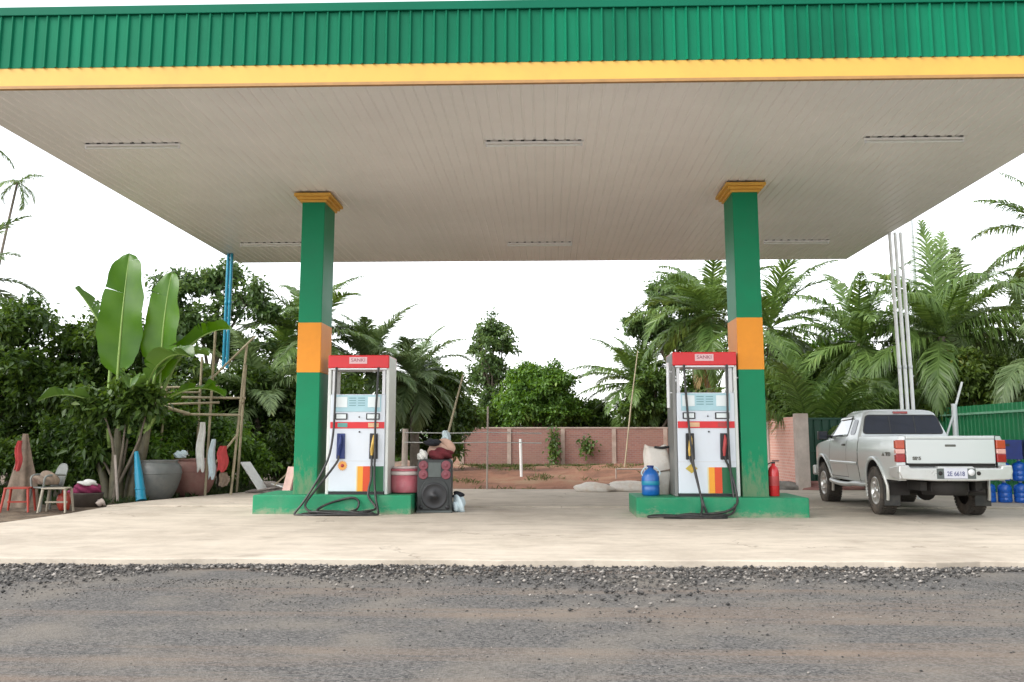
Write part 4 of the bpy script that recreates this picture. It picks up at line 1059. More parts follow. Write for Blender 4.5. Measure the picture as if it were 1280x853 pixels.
# blue water bottle
t = thing('water_can', 'sky blue plastic water can with pale handles on the right island', 'can', (1.76,16.92,ZI))
b=MB(); b.lathe([(.001,0),(.13,0),(.15,.02),(.15,.13),(.143,.15),(.15,.17),(.15,.30),(.143,.315),(.14,.34),(.10,.41),(.055,.435),(.055,.47),(.001,.47)],(0,0,0),28); b.build('body', M['blue_bottle'], t)
for s in (-1,1):
    b=MB(); b.tube(smooth_path([(s*.135,-.06,.33),(s*.155,-.07,.38),(s*.10,-.08,.46),(s*.05,-.07,.46)],5),.012,7); b.build('handle', M['cloth_paleblue'], t)
b=MB(); b.lathe([(.151,.175),(.1535,.18),(.1535,.235),(.151,.24)],(0,0,0),28); b.build('label_band', M['blue_pvc'], t)
b=MB(); b.lathe([(.060,.455),(.060,.495),(.001,.497)],(0,0,0),18); b.build('screw_cap', M['navy'], t)
t = thing('white_sack', 'stuffed white woven sack with a dark strap behind the blue water can', 'sack', (1.92,17.38,ZI))
rngS=np.random.default_rng(11); rows=[]
for i_ in range(17):
    v=i_/16; z=.82*v; wx=.215+.035*math.sin(math.pi*v)-.03*v; wy=.17+.03*math.sin(math.pi*v)-.05*v*v; row=[]
    for k_ in range(33):
        a=2*math.pi*(k_%32)/32; ca,sa=math.cos(a),math.sin(a); e=.55
        x=wx*math.copysign(abs(ca)**e,ca); y=wy*math.copysign(abs(sa)**e,sa)
        f=1+.035*math.sin(5*a+7*v)+.03*math.sin(3*a-11*v+1)+.02*math.sin(9*a+15*v)
        row.append((x*f+.03*v*math.sin(v*4), y*f, z*(1+.03*math.sin(2*a+1)*v)))
    rows.append(row)
rows.append([(p[0]*.82,p[1]*.82,p[2]-.02) for p in rows[-1]]); rows.append([(p[0]*.6,p[1]*.6,p[2]-.12) for p in rows[-1]])
b=MB(); b.grid(rows); b.add(rows[0][:-1],[tuple(range(32))]); b.add(rows[-1][:-1],[tuple(range(32))]); b.build('bag', M['sack'], t)
b=MB(); b.tube(smooth_path([(-.05,-.15,.80),(.06,-.155,.785),(.20,-.13,.80)],6),.022,7); b.build('strap', M['black'], t)
b=MB(); b.tube(smooth_path([(-.25,-.16,.44),(-.05,-.205,.38),(.23,-.17,.42)],6),.012,6); b.build('cord', M['cloth_tan'], t)
# fire extinguisher
t = thing('fire_extinguisher', 'red fire extinguisher standing against the right column', 'extinguisher', (3.785,16.78,ZI))
b=MB(); b.lathe([(.001,0),(.082,0),(.088,.012),(.088,.40),(.075,.46),(.035,.50),(.03,.53),(.001,.53)],(0,0,0),24); b.build('cylinder', M['ext_red'], t)
b=MB(); b.box(-.03,.03,-.02,.02,.53,.56); b.box(-.02,.10,-.012,.012,.575,.588); b.box(-.02,.09,-.012,.012,.556,.566); b.build('valve', M['black'], t, .004)
b=MB(); b.tube(smooth_path([(-.03,0,.545),(-.10,-.01,.50),(-.108,-.02,.30),(-.10,-.02,.12)],6),.011,7); b.build('hose', M['rubber'], t)
b=MB(); b.lathe([(.0885,.17),(.0895,.175),(.0895,.32),(.0885,.325)],(0,0,0),24); b.build('label_sleeve', M['dred'], t)

# ------------------------------------------------------------------ walls, gate, fence
t = thing('brick_wall', 'long red brick boundary wall with cement pilasters behind the dirt plot', 'wall', (-3.45,40,0))
b=MB(); b.box(0,9.6,0,.20,-.4,1.66); b.build('brickwork', M['brick'], t)
b=MB(); b.box(-.02,9.62,-.02,.22,1.661,1.72); b.build('coping', M['wall_cement'], t, .01)
for x in (.0,1.9,4.05,6.10,8.15):
    b=MB(); b.box(x+.01,x+.17,-.045,-.002,-.4,1.655); b.build('pilaster', M['wall_cement'], t, .008)
t = thing('side_wall', 'pink brick side wall ending in a cement pier beside the dark green gate', 'wall', (6.20,40,0), -90)
b=MB(); b.box(0,15.1,-.0,.16,-.3,1.80); b.build('brickwork', M['pink_brick'], t)
b=MB(); b.box(15.12,15.42,-.06,.24,-.3,1.87); b.build('pier', M['pilaster'], t, .012)
for x in (3.,6.,9.,12.):
    b=MB(); b.box(x,x+.2,-.042,-.002,-.3,1.795); b.build('pilaster', M['pilaster'], t, .008)
t = thing('metal_gate', 'dark green metal gate closing the gap beside the pink brick pier', 'gate', (6.50,25.2,0))
def sheet(mb, x0,x1,y,z0,z1, period=.20, depth=.025, mi=0):
    p = rib_profile(x0,x1,period,period*.72,depth)
    mb.grid([[(x,y+d,z) for (x,d) in p] for z in (z0,z1)], mi, False)
for k in range(1):
    b=MB(); sheet(b, k*1.95+.05, k*1.95+1.90, 0, .16, 1.76); leaf=b.build('leaf', M['gate_dark'], t, recalc=False)
    b=MB()
    for z in (.14,.93,1.73): b.box(k*1.95+.02,k*1.95+1.93,-.045,-.006,z,z+.05)
    for x in (.02,1.88): b.box(k*1.95+x,k*1.95+x+.05,-.05,-.008,.14,1.78)
    b.build('frame', M['gate_dark'], leaf)
t = thing('sheet_fence', 'bright green corrugated sheet fence along the right boundary', 'fence', (10.46,27.6,0), -90)
b=MB(); sheet(b, 0, 20, 0, .0, 2.06, .22,.03); b.build('sheeting', M['fence_green'], t, recalc=False)
for z in (.35,1.84):
    b=MB(); b.box(0,20,-.05,-.004,z,z+.05); b.build('rail', M['rail_green'], t)
for x in (.3,3.3,6.3,9.3,12.3,15.3):
    b=MB(); b.box(x,x+.07,.036,.10,-.2,2.02); b.build('post', M['galv'], t)
t = thing('sheet_fence', 'green sheet fence return at the back corner behind the pickup cab', 'fence', (8.55,27.75,0), 0)
b=MB(); sheet(b, 0, 1.98, 0, 0, 2.02, .22,.03); b.build('sheeting', M['fence_green'], t, recalc=False)
b=MB(); b.box(0,1.86,-.05,-.004,1.80,1.85); b.build('rail', M['rail_green'], t)
t = thing('galvanised_post', 'galvanised steel post with diagonal brace standing before the green fence', 'post', (9.02,22.2,0))
b=MB(); b.tube([(0,0,0),(0,0,2.02)],.062,14); b.build('pole', M['galv'], t)
b=MB(); b.tube([(-.40,-.05,.85),(-.03,-.03,1.80)],.025,8); b.build('brace', M['galv'], t)
b=MB(); b.tube([(.04,.02,1.96),(.22,.02,2.50)],.026,8); b.build('arm', M['white_pipe'], t)
for k,(x,lb) in enumerate(((7.42,'leftmost of the three white pipes behind the pickup cab'),(7.535,'middle one of the three white pipes behind the pickup cab'),(7.65,'rightmost of the three white pipes behind the pickup cab'))):
    t = thing('upright_pipe', lb, 'pipe', (x,20.9,0), 0, 'white pipes rising behind the pickup')
    b=MB(); b.tube([(0.01,0,0),(0,0,2.5),(-.04,-.0,5.62)],.037,12); b.build('pipe', M['white_pipe'], t)
    b=MB(); b.lathe([(.036,0),(.042,.005),(.042,.07),(.036,.075)],(.0,0,2.7),12); b.build('coupling', M['galv'], t)
b=MB(); b.tube([(11.75,31.4,0),(11.75,31.4,9.2)],[.13,.095],12); tag(b.build('utility_pole', M['galv']),'grey concrete pole rising among the palms behind the right canopy edge','pole')
for k,(x,lb) in enumerate(((-7.56,'left one of two blue pipes hanging from the canopy edge'),(-7.475,'right one of two blue pipes hanging from the canopy edge'))):
    t = thing('downpipe', lb, 'pipe', (x,22.9,0), 0, 'blue pipes at the canopy corner')
    b=MB(); b.tube([(0,0,2.92-.03*k),(0,0,5.64)],.037,14); b.build('pipe', M['blue_pvc'], t)
    b=MB(); b.lathe([(.038,0),(.0415,.004),(.0415,.09),(.038,.094)],(0,0,4.4),14); b.build('socket', M['blue_pvc'], t)
# water jugs stacked by the fence
def jug_parts(label, loc, mtl, rz=0):
    t = thing('water_jug', label, 'jug', loc, rz, 'blue water jugs stacked by the green fence')
    b=MB(); b.lathe([(.001,0),(.115,0),(.132,.018),(.132,.085),(.124,.095),(.132,.105),(.132,.175),(.124,.185),(.132,.195),(.132,.275),(.118,.325),(.05,.362),(.032,.37),(.032,.40),(.001,.40)],(0,0,0),22); b.build('body', mtl, t)
    b=MB(); b.lathe([(.036,.385),(.036,.412),(.001,.414)],(0,0,0),14); b.build('stopper', M['cloth_paleblue'], t)
    return t
labs = ('blue water jug in the bottom row of the stack behind the pickup','blue water jug in the upper row of the stack behind the pickup')
first=None
for lay in range(2):
    for k in range(6):
        loc=(8.66+k*.285,19.95-k*.06,.03+lay*.415)
        if first is None: first=jug_parts(labs[0],loc,M['blue_jug'])
        else:
            c=copy_tree(first); c.location=loc; c.rotation_euler=(0,0,k*1.3+lay); c['label']=labs[lay]
def crate(label, loc, rz):
    t=thing('plastic_crate',label,'crate',loc,rz,'navy crates on the jug stack'); b=MB()
    for (x0,x1,y0,y1) in ((-.30,.30,-.20,-.185),(-.30,.30,.185,.20),(-.30,-.285,-.184,.184),(.285,.30,-.184,.184)):
        for z in (0,.10,.20,.30): b.box(x0,x1,y0,y1,z,z+.075)
        b.box(x0+.002,x1-.002,y0+.003,y1-.003,.0,.37)
    b.box(-.284,.284,-.184,.184,0,.012); b.build('body', M['navy_crate'], t)
    b=MB(); b.box(-.08,.08,-.207,-.201,.25,.30); b.build('handle_slot', M['black'], t)
crate('navy plastic crate on the jug stack, nearest the pickup', (8.98,19.92,.86), -10)
crate('navy plastic crate on the jug stack, against the green fence side', (9.66,19.80,.86), -12)

# ------------------------------------------------------------------ left side: banana clump, jars, bamboo frame, clutter
def xf(rows, T): return [[tuple(T @ Vector(p)) for p in r] for r in rows]
bn = thing('banana_plant', 'tall banana plant with two huge upright bright green leaves beside the water jars', 'banana plant', (-8.95,20.75,-.03))
for k,(x,y,h,r,lx) in enumerate(((-.05,0,1.25,.15,-.05),(.22,.12,1.35,.13,.30),(-.30,.22,.95,.10,-.35),(.05,.35,1.1,.12,.2))):
    b=MB(); b.tube([(x,y,-.1),(x+lx*.3,y,h*.4),(x+lx*.7,y,h*.8),(x+lx,y,h+.25)],[r,r*.92,r*.72,r*.4],12); b.build('stem', M['banana_stem'], bn)
def banana_leaf(base, root, az, tilt, roll, L, W, bend, mtl, seed, fold=.18, tears=6):
    """az: way the leaf leans; tilt: from vertical; the petiole runs from root to base"""
    T = Matrix.Translation(base) @ Matrix.Rotation(R(az),4,'Z') @ Matrix.Rotation(R(-tilt),4,'X') @ Matrix.Rotation(R(roll),4,'Z')
    rows,cols = banana_blade(L,W,R(bend),0,fold,0,seed)
    b=MB(); rngB=np.random.default_rng(seed+40); nr=len(rows)
    for sd in (0,1):            # each half of the blade is split along its veins into a few strips
        cuts=sorted(set([0,nr-1]+[int(c) for c in rngB.integers(4,nr-2,tears)]))
        for a_,c_ in zip(cuts[:-1],cuts[1:]):
            off=rngB.normal()*.05*min(1,tears/5); strip=[]
            for i in range(a_,c_+1):
                half=rows[i][:4] if sd==0 else rows[i][3:]
                m0=rows[i][3]; row=[]
                for q in half:
                    k=min(1,abs(q[0]-m0[0])/(W*.5)); pull=.16*k+(.03*k**3 if i==a_ and a_>0 else (-.03*k**3 if i==c_ and c_<nr-1 else 0))
                    row.append((q[0],q[1]-off*k*k,q[2]+pull))
                strip.append(row)
            b.grid(xf(strip,T),0,True)
    rr = xf(rows,T)
    mid=[r[3] for r in rr]
    side=[Vector(r[4])-Vector(r[2]) for r in rr]
    up=(Vector(rr[6][5])-Vector(rr[6][1])).cross(Vector(mid[7])-Vector(mid[5])).normalized()
    pts=[Vector(root)]+[Vector(root).lerp(Vector(base),.5)+Vector((0,0,.05))]+[Vector(p) for p in mid[::2]]
    n=len(pts); b.tube(pts,[.045,.04]+[.030*(1-i/(n-2))+.004 for i in range(n-2)],7,1)
    return b.build('leaf',[mtl,M['midrib']],bn,recalc=False)
M['midrib'] = mat('banana_midrib',(.22,.33,.08),.45,var=.1)
banana_leaf((-.13,-.10,2.62),(-.08,0,1.4),0,1,8,2.72,.94,14,L_ban,1,.22,1)
banana_leaf((.72,.10,2.45),(.45,.1,1.5),0,-4,-12,2.45,.84,18,L_ban,2,.20,2)
banana_leaf((-.45,.25,3.1),(-.45,.2,1.2),70,26,60,1.75,.42,25,L_band,3,.5)
banana_leaf((.62,.05,2.6),(.42,.1,1.5),-95,38,15,1.30,.60,75,L_band,4,.25)
banana_leaf((.95,.30,2.9),(.45,.2,1.5),-70,30,-30,1.45,.58,70,L_ban,5,.3)
banana_leaf((.55,-.12,2.5),(.42,.1,1.5),-130,40,20,1.5,.55,80,L_band,6,.3)
banana_leaf((.25,-.15,2.2),(.1,.1,1.4),-160,55,0,1.5,.5,75,L_band,7,.3)
banana_leaf((-.35,-.10,1.9),(-.3,.1,1.1),120,55,0,1.4,.45,70,L_band,8,.3)
banana_leaf((.35,.45,2.6),(.2,.35,1.2),-40,35,40,1.7,.5,60,L_band,9,.35)
banana_leaf((.95,.0,2.15),(.45,.1,1.4),-85,60,0,1.25,.45,70,L_ban,10,.3)

def jar(name,label,loc,s,mtl,group='big water jars'):
    b=MB(); b.lathe([(.001,0),(.31,0),(.37,.05),(.47,.24),(.535,.46),(.55,.60),(.535,.70),(.485,.775),(.445,.80),(.455,.83),(.475,.85),(.455,.862),(.42,.83),(.415,.77),(.001,.76)],(0,0,0),36)
    b.lathe([(.548,.56),(.562,.58),(.548,.60)],(0,0,0),36)
    o=b.build(name,M[mtl]); o.location=loc; o.scale=(s,s,s); return tag(o,label,'jar',group)
jar('water_jar','grey glazed water jar beside the blue leaning pipe',(-8.36,21.2,-.03),.97,'jar_grey')
jar('water_jar','reddish clay water jar right of the grey one',(-8.02,22.45,-.03),.98,'jar_red')
lump('jar_lid_bundle', M['cloth_paleblue'], 'pale blue cloth bundle lying on the rim of the grey jar', 'cloth', (-8.05,21.75,.90), (.14,.12,.10), 21, amp=.25, flat=.6)
t=thing('leaning_pipe','bright blue plastic pipe leaning on the banana stems','pipe',(-8.42,20.35,0))
b=MB(); b.tube([(.12,0,0),(-.02,.15,.5),(-.17,.32,.98)],[.105,.085,.045],14); b.build('pipe', M['blue_pvc'], t)
b=MB(); b.lathe([(.100,0),(.108,.004),(.106,.03),(.098,.034)],(.055,.07,.22),14); b.build('collar', M['blue_pvc'], t)
t=thing('leaning_pole','grey wooden pole leaning on the banana stems','pole',(-8.70,20.15,0))
b=MB(); b.tube([(.0,0,0),(-.22,.25,.92)],[.03,.026],8); b.build('shaft', M['post_wood'], t)
# bamboo frame
t=thing('bamboo_scaffold','rickety scaffold of lashed bamboo poles standing over the water jars','frame',(-7.7,22.6,0))
def bp_(a,c,r=.028):
    b=MB(); a=Vector(a);c=Vector(c); o=Vector((-7.7,22.6,0)); n=8
    pts=[a-o+(c-a)*(i/n) for i in range(n+1)]
    b.tube(pts,[r*(1.0 if i%2 else 1.12) for i in range(n+1)],8); b.build('bamboo_pole', M['bamboo'], t)
bp_((-7.55,22.,-.1),(-7.48,22.,3.75)); bp_((-6.98,22.,-.1),(-6.75,22.,3.35)); bp_((-8.75,22.2,-.1),(-8.62,22.3,2.95)); bp_((-8.25,23.3,-.1),(-8.22,23.3,3.2)); bp_((-7.25,23.3,-.1),(-7.15,23.3,3.0))
bp_((-8.75,22.06,2.40),(-7.35,22.06,2.42),.024); bp_((-8.45,21.94,2.02),(-7.3,21.94,2.06),.024); bp_((-8.2,22.06,2.18),(-6.75,22.06,2.16),.026); bp_((-8.1,21.93,1.80),(-6.80,21.93,1.78),.026)
bp_((-9.60,21.6,2.30),(-7.95,21.9,1.80),.036); bp_((-7.55,21.95,2.55),(-6.55,21.95,3.55),.022); bp_((-7.45,21.9,.55),(-6.85,21.9,1.35),.022); bp_((-8.62,22.3,2.3),(-8.22,23.3,2.35),.022); bp_((-6.85,22.,2.1),(-7.2,23.3,2.1),.022)
# hanging clothes
def hanging(name,mtl,label,cat,loc,w_,h_,seed,rz=0):
    rng=np.random.default_rng(seed); rows=[]; n=10; m_=14
    for i in range(m_+1):
        v=i/m_; ww=w_*(.55+.45*math.sin(min(1,v*1.6)*math.pi/2))*(1-.25*v*v)
        front=[((j/n-.5)*ww+.02*math.sin(v*7+seed), .016*math.sin(j*1.1+v*2+seed)-.022*math.cos((j/n-.5)*3)-.02, -v*h_*(1+.05*math.sin(j*.8+seed))) for j in range(n+1)]
        back=[((j/n-.5)*ww+.02*math.sin(v*7+seed), .016*math.sin(j*1.1+v*2+seed)+.022*math.cos((j/n-.5)*3)+.0, -v*h_*(1+.05*math.sin(j*.8+seed))) for j in range(n,-1,-1)]
        rows.append(front+back+[front[0]])
    b=MB(); b.grid(rows); o=b.build(name,M[mtl]); o.location=loc; o.rotation_euler=(0,0,R(rz)); return tag(o,label,cat)
hanging('hanging_shirt','cloth_white','white cloth hanging on the left upright of the bamboo scaffold','cloth',(-7.62,21.80,1.62),.20,1.05,1)
hanging('hanging_shirt','cloth_paleblue','pale blue cloth hanging lower beside the white one on the bamboo scaffold','cloth',(-7.38,21.86,1.25),.17,.85,2)
hanging('hanging_cloth','cloth_red','red cloth hanging from the slanted bamboo pole','cloth',(-7.12,21.80,1.10),.26,.55,3)
hanging('hanging_rag','cloth_tan','small tan rag hanging below the red cloth','cloth',(-7.10,21.9,.52),.25,.30,4)
def plank(name,label,mtl,a,c,w_,th,cat='board'):
    a=Vector(a);c=Vector(c);d=c-a; b=MB(); q=d.to_track_quat('Z','Y').to_matrix().to_4x4()
    b.box(-w_/2,w_/2,-th/2,th/2,0,d.length,0,q); o=b.build(name,M[mtl],None,.006); o.location=a; return tag(o,label,cat)
plank('leaning_board','white board lying tilted on the ground right of the red cloth','board_white',(-6.45,22.7,.10),(-6.95,22.9,.72),.34,.03)
plank('leaning_board','pinkish weathered board standing behind the left column','board_pink',(-5.55,21.2,.03),(-5.45,21.35,.66),.24,.04)
plank('scrap_plank','grey scrap plank lying on the rubble left of the left column','scrap',(-6.55,22.6,.10),(-5.75,22.9,.22),.16,.03)
plank('scrap_plank','pale scrap plank crossing the grey one on the rubble','board_white',(-6.35,22.9,.25),(-5.85,22.5,.15),.09,.02)
plank('bamboo_stick','thin green bamboo stick leaning up from the rubble','bamboo',(-6.2,22.7,.2),(-5.55,22.9,.85),.03,.03,'stick')
lump('rubble_heap', M['scrap'], 'low grey rubble heap at the slab edge left of the left column','rubble',(-6.15,23.0,.02),(.55,.35,.22),31,amp=.3)
lump('rubble_heap', M['stone'], 'brown rubble heap at the foot of the pink brick wall','rubble',(5.75,24.9,.03),(.55,.30,.20),32,amp=.35)
lump('rubble_heap', M['jar_red'], 'broken brick heap in front of the dark green gate','rubble',(6.9,24.75,.03),(.65,.25,.18),33,amp=.35)
# plastic chairs, basket, draped cloth at the far left
def chair(label, loc, rz, mtl, back=True):
    t=thing('plastic_chair' if back else 'plastic_stool', label, 'chair' if back else 'stool', loc, rz, None)
    b=MB(); b.prism(round_poly([(-.22,-.21),(.22,-.21),(.20,.21),(-.20,.21)],.05),.41,.435,'z'); b.build('seat', mtl, t, .008)
    for sx_ in (-1,1):
        for sy_ in (-1,1):
            b=MB(); b.tube([(sx_*.19,sy_*.17,.41),(sx_*.235,sy_*.22,0)],[.026,.02],8); b.build('leg', mtl, t)
    if back:
        rows=[]
        for i in range(7):
            v=i/6; rows.append([((u)*.215*(1-.12*v), .20+.09*v+.05*(1-u*u)*.6, .43+v*.42*(1-.25*abs(u)**3)) for u in np.linspace(-1,1,9)])
        b=MB(); b.grid(rows); o=b.build('backrest', mtl, t); so_=o.modifiers.new('thick','SOLIDIFY'); so_.thickness=.014
        for s_ in (-1,1):
            b=MB(); b.tube(smooth_path([(s_*.215,-.17,.43),(s_*.245,-.16,.62),(s_*.245,.05,.65),(s_*.215,.22,.64)],4),.02,7); b.build('armrest', mtl, t)
    else:
        b=MB(); b.box(-.19,.19,-.012,.012,.16,.19); b.build('stretcher', mtl, t)
    return t
chair('red plastic stool at the left edge of the forecourt',(-9.55,17.9,-.05),12,M['chair_red'],False)
chair('grey plastic armchair turned sideways among the left clutter',(-9.18,18.15,-.05),-35,M['chair_grey'])
chair('cream plastic stool standing in front of the grey armchair',(-8.83,17.85,-.05),8,M['chair_cream'],False)
lump('orange_bag', M['chair_red'], 'orange red bag standing under the cream stool', 'bag', (-8.83,18.15,.13),(.13,.10,.19),41,amp=.15,flat=.9)
lump('grey_bundle', M['cloth_tan'], 'tan cloth bundle lying on the grey armchair', 'bundle', (-9.15,18.1,.50),(.22,.20,.15),42,amp=.25,flat=.5)
rows=[]
for i in range(13):
    v=i/12; rr=.05+.30*v**1.1
    rows.append([((rr*(1+.26*math.sin(5*a+v*3)+.1*math.sin(11*a)))*math.cos(a)*.9+.05*v,(rr*(1+.18*math.sin(5*a+1)))*math.sin(a)*.6,1.40-1.40*v) for a in np.linspace(0,2*math.pi,25)])
b=MB(); b.grid(rows); b.add(rows[0][:-1],[tuple(range(24))]); o=b.build('draped_cloth', M['cloth_tan']); o.location=(-10.05,18.9,-.05); tag(o,'pale and red cloth draped to a point behind the plastic chairs','cloth')
hanging('hanging_cloth','cloth_red','dull red strip of cloth on the pointed draped cloth','cloth',(-9.97,18.57,1.22),.13,.55,9)
t=thing('wash_basket','dark round basket heaped with purple and white washing','basket',(-8.95,19.3,-.05))
b=MB(); b.lathe([(.001,0),(.25,0),(.31,.24),(.32,.26),(.30,.27),(.28,.22),(.001,.2)],(0,0,0),24); b.build('bowl', M['basket'], t)
lump('washing', M['cloth_purple'] if 'cloth_purple' in M else mat('purple_cloth',(.20,.02,.07),.9,var=.3), 'purple washing heaped in the dark basket','cloth',(-8.97,19.28,.27),(.29,.25,.14),43,amp=.22,flat=.4)
lump('washing', M['cloth_white'], 'white cloth on top of the purple washing','cloth',(-8.90,19.20,.40),(.17,.15,.07),44,amp=.25,flat=.6)
lump('stone_block', M['pilaster'], 'small pale stone lying right of the wash basket','stone',(-8.62,19.2,.03),(.09,.08,.07),45,amp=.2)

# ------------------------------------------------------------------ middle: posts, wires, bags on the dirt
t=thing('wire_fence','low fence of timber posts and two pale rails left of the brick wall','fence',(-3.5,24.6,0))
for (x,h,r) in ((.0,1.50,.075),(2.05,2.05,.022)):
    b=MB(); b.tube([(x,0,-.2),(x+.02,0,h)],r,8); b.build('post', M['post_wood'], t)
for z in (1.17,1.41):
    b=MB(); b.tube(smooth_path([(0,-.08,z),(1.2,-.06,z-.015),(2.05,-.03,z),(3.4,.1,z-.02)],4),.014,6); b.build('rail', M['rope'], t)
t=thing('bamboo_pole','slanted bamboo pole rising behind the loudspeaker','pole',(-2.20,21.2,.02))
b=MB(); b.tube([(-.1,0,0),(.08,0,1.2),(.43,0,2.60)],[.028,.026,.018],8); b.build('shaft', M['bamboo'], t)
lump('knotted_cloth', M['cloth_paleblue'], 'pale cloth knotted round the slanted bamboo pole','cloth',(-2.12,21.2,1.28),(.09,.08,.15),51,amp=.3)
t=thing('bamboo_pole','long thin bamboo pole standing against the brick wall under the right palm','pole',(2.95,37.5,.2))
b=MB(); b.tube([(0,0,0),(.28,.2,2.2),(.60,.3,4.4)],[.03,.028,.016],8); b.build('shaft', M['bamboo'], t)
t=thing('marker_stake','short white stake standing in the dirt before the brick wall','stake',(-.75,30,.2))
b=MB(); b.tube([(.02,0,-.1),(-.01,0,1.05)],.045,10); b.build('shaft', M['white_pipe'], t)
t=thing('ground_pipe','thin pale pipe lying on the dirt beside the right dispenser','pipe',(2.1,30.,.36))
b=MB(); b.tube([(0,0,0),(2.4,.1,.0)],.022,8); b.tube([(0,0,-.6),(0,0,.02)],.02,8); b.build('pipe', M['post_wood'], t)
lump('cement_bag', M['sack'], 'left one of two pale sacks lying on the back edge of the slab','sack',(1.12,23.6,.10),(.46,.24,.15),52,amp=.14,flat=.55)
lump('cement_bag', M['sack'], 'right one of two pale sacks lying on the back edge of the slab','sack',(1.95,23.9,.11),(.52,.26,.16),53,amp=.14,flat=.55)
lump('plank_heap', M['scrap'], 'dark scrap pushed between the two pale sacks','rubble',(1.50,24.05,.06),(.22,.18,.10),54,amp=.3)
lump('climbing_plant', L_mid, 'dark green creeper hanging on the brick wall by its middle pilaster','plant',(.42,39.9,1.0),(.20,.08,.62),55,amp=.3) if False else None
def creeper(label,loc,rad,n,seed):
    rng=np.random.default_rng(seed); P=rng.normal(size=(n,3))*np.array(rad)*.5; D=nrm(rng.normal(size=(n,3))+np.array([0,-.6,-.5])); Nn=nrm(rng.normal(size=(n,3))*.5+np.array([0,-1,.4]))
    V,T=leaf_arrays(P,D,Nn,.15*(.6+.8*rng.random(n)),.09*(.6+.8*rng.random(n))); o=np_mesh('creeper',V,tris=T,mtl=L_dark); o.location=loc; return tag(o,label,'plant')
creeper('dark green creeper hanging beside the middle pilaster of the brick wall',(.33,39.78,1.0),(.22,.10,.85),300,1)
creeper('small dark weed clump growing out of the brick wall',(1.65,39.78,1.0),(.32,.10,.36),150,2)

# shed behind the gate
t=thing('shed','low shed with a mauve sheet roof behind the dark green gate','shed',(10.3,33,0))
b=MB(); b.box(-1.7,1.7,0,2.6,-.2,1.75); b.build('wall', M['shed_wall'], t)
b=MB(); b.prism([(-.35,1.72),(1.3,2.72),(2.95,1.72),(2.95,1.66),(1.3,2.64),(-.35,1.66)],-1.95,1.95,'x'); b.build('roof', M['roof_rust'], t)
b=MB(); b.box(-.4,.4,-.03,-.002,-.1,1.55); b.build('door', M['gate_dark'], t)

# ------------------------------------------------------------------ trees and palms
GL='trees and bushes behind the left clutter'
def bush(name,label,base,lobes,n,per,leaf,seed,group,L=.24,W=.12,spread=.25,r=.08,inner=.35,cat='bush'):
    return tree(name,label,base,(0,0,.35),lobes,n,per,leaf,leaf,r,seed,cat,group,L,W,spread,inner)
def T(label,base,fork,lobes,n,per,leaf,seed,group=None,**k): return tree('broadleaf_tree',label,base,fork,lobes,n,per,leaf,leaf,seed=seed,group=group,**k)
T('dense dark tree at the far left edge behind the draped cloth',(-12.9,22.6,-.1),(0,0,1.7),[((.1,0,3.6),(1.5,1.3,1.15)),((-1.5,.4,3.2),(1.5,1.3,1.3)),((.9,-.3,2.5),(1.2,1.1,1.0)),((-1.0,-.4,2.0),(1.4,1.1,1.0))],430,26,L_dark,101,GL,L=.23,W=.11)
T('dark tree with a ragged top left of the banana plant',(-10.7,23.6,-.1),(0,0,1.5),[((-.2,0,3.7),(1.2,1.1,.95)),((.9,.3,3.1),(1.2,1.1,1.0)),((-.9,-.2,2.6),(1.2,1.1,1.0)),((.4,-.3,2.0),(1.3,1.0,.9))],400,26,L_dark,102,GL,L=.22,W=.11)
T('dark tree standing outside the left of the view',(-16.2,23.5,-.1),(0,0,1.8),[((0,0,3.9),(1.9,1.6,1.5)),((1.3,.3,2.6),(1.4,1.3,1.2)),((-1.2,0,2.5),(1.4,1.3,1.3))],300,24,L_mid,103,GL,L=.24,W=.12)
T('unseen spreading tree added beyond the left edge to shade the clutter',(-13.6,17.3,-.1),(.2,0,2.6),[((0,0,4.9),(2.0,1.9,1.2)),((1.2,.6,4.3),(1.3,1.3,.9)),((-1.3,0,4.2),(1.5,1.4,1.0)),((.3,-1.0,4.2),(1.4,1.2,.9))],330,22,L_mid,127,GL,L=.3,W=.15)  # out of view, added for the shade it throws on the clutter
bush('shrub','low dark shrub behind the grey armchair',(-10.6,21.4,-.1),[((0,0,.85),(1.1,.7,.85)),((.8,.2,.7),(.8,.6,.7))],220,26,L_dark,104,GL,.18,.09,.2)
bush('shrub','low dark shrub at the far left behind the draped cloth',(-12.4,21.0,-.1),[((0,0,.9),(1.2,.8,.9)),((-.9,.2,.8),(.9,.7,.8))],200,26,L_dark,105,GL,.18,.09,.2)
bush('shrub','dark bush closing the gap under the far left trees',(-14.2,26,-.1),[((0,0,1.6),(1.6,.8,1.2)),((2.0,0,1.4),(1.2,.7,1.0)),((-2,0,1.5),(1.4,.8,1.1))],260,26,L_dark,128,GL,.24,.12)
bush('shrub','mid green shrub right behind the banana stems',(-9.3,22.5,-.1),[((0,0,1.0),(1.0,.7,1.0)),((.5,.2,1.6),(.7,.6,.7))],230,26,L_mid,106,GL,.2,.09,.2)
bush('shrub','bright green shrub seen through the bamboo scaffold',(-8.0,24.3,-.1),[((0,0,1.0),(.9,.6,.9)),((.6,.2,.7),(.6,.5,.6)),((-.5,.1,1.5),(.6,.5,.6))],220,26,L_mid,107,GL,.18,.09,.2)
bush('shrub','dark green shrub behind the white hanging cloth',(-7.0,25.6,-.1),[((0,0,.9),(1.0,.7,.9)),((.8,.1,.6),(.7,.6,.6))],200,26,L_dark,108,GL,.18,.09,.2)
